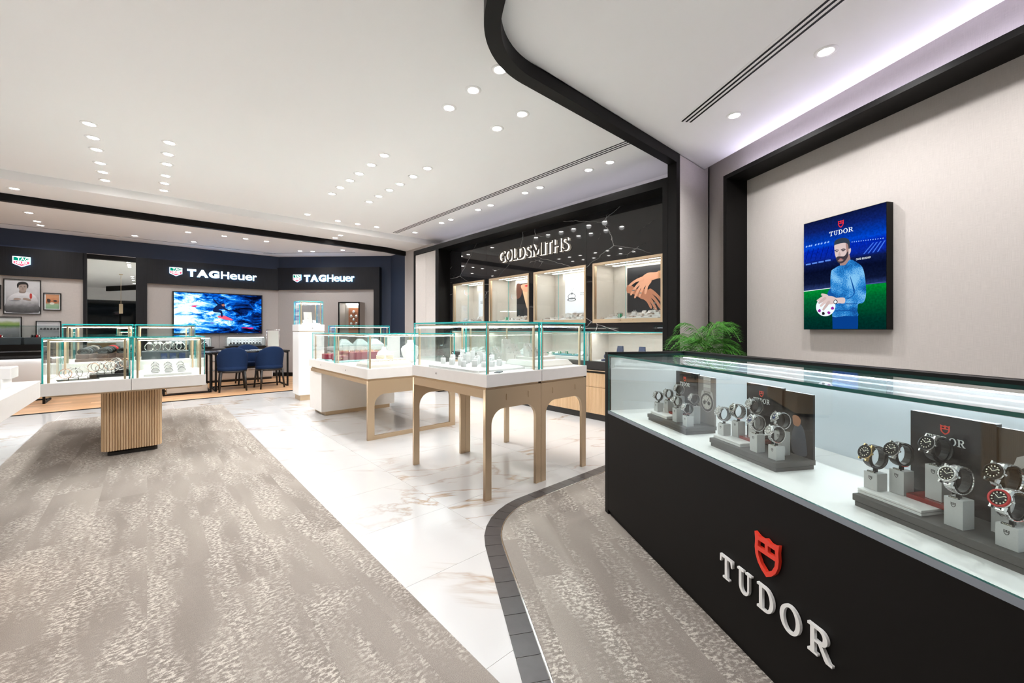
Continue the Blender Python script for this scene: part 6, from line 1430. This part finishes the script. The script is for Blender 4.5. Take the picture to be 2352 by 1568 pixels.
# right half: taupe stepped ring stands on a sloping plate
tp = thing('ring_plate', (2.585, 2.62, TZ), 0, 'pale taupe chamfered plate in the right half of the arched table', 'tray')
pts = [(-0.22, -0.30), (0.22, -0.30), (0.22, 0.10), (-0.22, 0.10)]
MB().loft([[(x, y, 0) for x, y in pts], [(x, y, 0.012) for x, y in pts], [(x * .86, y * .9 - 0.0, 0.05) for x, y in pts]]).obj('plate', 'greige', tp); MB().cbox(-0.13, -0.16, 0.05, 0.15, 0.06, 0.075, 0.002).obj('riser', 'greige', tp)
for k, (x, y, z, w, h) in enumerate(((-0.07, -0.05, 0.0755, 0.075, 0.115), (0.03, -0.02, 0.0755, 0.07, 0.075), (0.11, -0.03, 0.0755, 0.06, 0.055), (-0.02, 0.30, 0.0, 0.09, 0.22), (0.10, 0.32, 0.0, 0.09, 0.17), (-0.14, 0.31, 0.0, 0.08, 0.15))):
    o = thing('ring_step', (2.585 + x, 2.62 + y, TZ + z), R(8 * (k % 3) - 8), ['tall front', 'middle front', 'low front', 'tallest rear', 'right rear', 'left rear'][k] + ' taupe stepped ring stand in the right half of the arched table', 'ring stand')
    b = MB()
    for j in range(4): b.box(-w / 2, -0.05 + j * 0.022, 0, w / 2, -0.05 + (j + 1) * 0.022, h * (0.4 + 0.2 * j))
    b.obj('steps', 'greige' if k != 1 else 'taupe', o)
    add_rings(o, [(0, -0.05 + j * 0.022 + 0.011, h * (0.4 + 0.2 * j)) for j in range(4)], 0.008)

# --- pale table, front case: pearl tray, white card, busts ; rear case: crimson trays
PZ = 0.7682
pt = thing('pearl_tray', (2.09, 4.60, PZ), R(3), 'cream tray of pearl strands in the front case of the pale table', 'tray')
o_ = [(-0.27, -0.22), (0.25, -0.22), (0.25, 0.16), (-0.27, 0.16)]
MB().loft([[(x, y, 0) for x, y in o_], [(x * .97, y * .95, 0.03) for x, y in o_], [(x * .86, y * .82, 0.062) for x, y in o_]]).obj('tray', 'greige', pt)
for k in range(9):
    o = thing('pearl_strand', (1.90 + 0.046 * k, 4.58, PZ + 0.0625), R(3), 'single strand of cream pearls laid along the cream tray', 'pearl strand', 'pearl strands on the cream tray')
    MB().tube([(0.01 * math.sin(j * 0.9 + k), -0.14 + j * 0.028, 0.007 + 0.004 * abs(math.sin(j + k))) for j in range(10)], [0.0065 if j % 2 else 0.0055 for j in range(10)], 7).obj('beads', 'pearl', o)
for k, (x, y) in enumerate(((2.07, 4.66), (2.17, 4.61))):
    o = thing('pearl_coil', (x, y, PZ + 0.0625 + 0.014), R(20 * k), 'coiled cream pearl bracelet, %s of the pair on the tray' % ('left' if k == 0 else 'right'), 'bracelet')
    for j in range(3): MB().torus((0, 0, 0.012 + j * 0.014), 0.038, 0.009, 'z', 20, 6).obj('coil', 'pearl', o)
wcd = thing('show_card', (2.40, 4.99, PZ), R(6), 'tall plain white show card in the front case of the pale table', 'card'); MB().box(-0.09, -0.006, 0, 0.09, 0.004, 0.34).obj('card', 'casewhite', wcd); MB().box(-0.09, 0.004, 0, 0.09, 0.06, 0.004).obj('foot', 'casewhite', wcd)
for k, (x, y, s, lb_) in enumerate(((2.56, 4.84, 1.35, 'large white'), (2.24, 4.93, 0.95, 'small white'))): bust((x, y, PZ), R(-10), s, 'casewhite', '%s necklace bust in the front case of the pale table' % lb_)
mat_ = thing('turquoise_mat', (2.14, 5.75, PZ), 0, 'pale turquoise mat in the rear case of the pale table', 'mat'); MB().cbox(-0.32, -0.36, 0, 0.44, 0.38, 0.012, 0.002).obj('mat', pbr('pale_turquoise', (0.30, 0.55, 0.53), 0.5), mat_)
for k, (x, y, w, d, h, z) in enumerate(((1.93, 5.62, 0.16, 0.16, 0.06, 0.012), (1.92, 5.98, 0.16, 0.20, 0.07, 0.012), (2.30, 5.80, 0.52, 0.50, 0.10, 0.012))):
    o = thing('ring_case', (x, y, PZ + z), 0, ['small crimson ring box nearest the front', 'small crimson ring box farther back', 'large crimson ring tray filled with gold rings'][k] + ' in the pale table', 'ring box')
    MB().cbox(-w / 2, -d / 2, 0, w / 2, d / 2, h, 0.003).obj('box', 'crimson', o)
    nx, ny = max(2, int(w / 0.045)), max(3, int(d / 0.06))
    for i in range(nx):
        for j in range(ny):
            MB().torus((-w / 2 + (i + .5) * w / nx, -d / 2 + (j + .5) * d / ny, h + 0.006), 0.011, 0.0026, 'x', 12, 5).obj('ring', ['yellowgold', 'steel', 'yellowgold'][(i + j) % 3], o)
    if k < 2: shape('gold_mark', [[(-0.012, 0.018), (0.012, 0.03), (-0.012, 0.042)]], 0.001, 'yellowgold', o, y=-d / 2)

# --- pedestal vitrine and long case
o = thing('necklace_board', (2.08, 7.60, 1.2762), 0, 'upright grey necklace board in the pedestal vitrine', 'stand'); MB().cbox(-0.13, -0.09, 0, 0.13, 0.09, 0.03, 0.002).obj('base', 'casewhite', o); MB().loft([[(-0.065, 0.0, 0.03), (0.065, 0.0, 0.03), (0.065, 0.015, 0.03), (-0.065, 0.015, 0.03)], [(-0.065, 0.05, 0.22), (0.065, 0.05, 0.22), (0.065, 0.065, 0.22), (-0.065, 0.065, 0.22)]]).obj('board', 'greige', o)
MB().tube([(-0.03 + 0.006 * k, 0.018 - 0.0 + 0.04 * abs(k - 5) / 5, 0.10 + 0.09 * abs(k - 5) / 5) for k in range(11)], 0.0025, 6).obj('necklace', 'steel', o)
for k, x in enumerate((2.00, 2.16)):
    q = thing('ring_stand', (x, 7.545, 1.3065), 0, 'small white ring stand before the grey board, %s of the pair' % ('left' if k == 0 else 'right'), 'ring stand'); ring_block('wedge', 0.05, 0.03, 0.05).obj('block', 'casewhite', q); add_rings(q, [(-0.012, 0, 0.03), (0.012, 0, 0.03)], 0.010)
pc = thing('price_card', (2.20, 7.46, 1.2762), 0, 'small white price card at the front of the pedestal vitrine', 'card'); ring_block('wedge', 0.07, 0.03, 0.025).obj('card', 'paper', pc)
for k, x in enumerate((2.70, 3.00, 3.28)):
    q = thing('necklace_form', (x, 7.62, 0.8852), 0, 'low pale necklace form in the long rear case, %s of three' % ['left', 'middle', 'right'][k], 'stand'); MB().loft([[(-0.13, -0.12, 0), (0.13, -0.12, 0), (0.13, 0.12, 0), (-0.13, 0.12, 0)], [(-0.13, -0.12, 0.02), (0.13, -0.12, 0.02), (0.13, 0.12, 0.02), (-0.13, 0.12, 0.02)], [(-0.04, 0.0, 0.13), (0.04, 0.0, 0.13), (0.04, 0.06, 0.13), (-0.04, 0.06, 0.13)]]).obj('form', 'casewhite', q)
    MB().tube([(-0.05 + 0.01 * j, -0.05 + 0.012 * abs(j - 5), 0.07 + 0.011 * abs(j - 5)) for j in range(11)], 0.0025, 6).obj('necklace', 'steel', q)
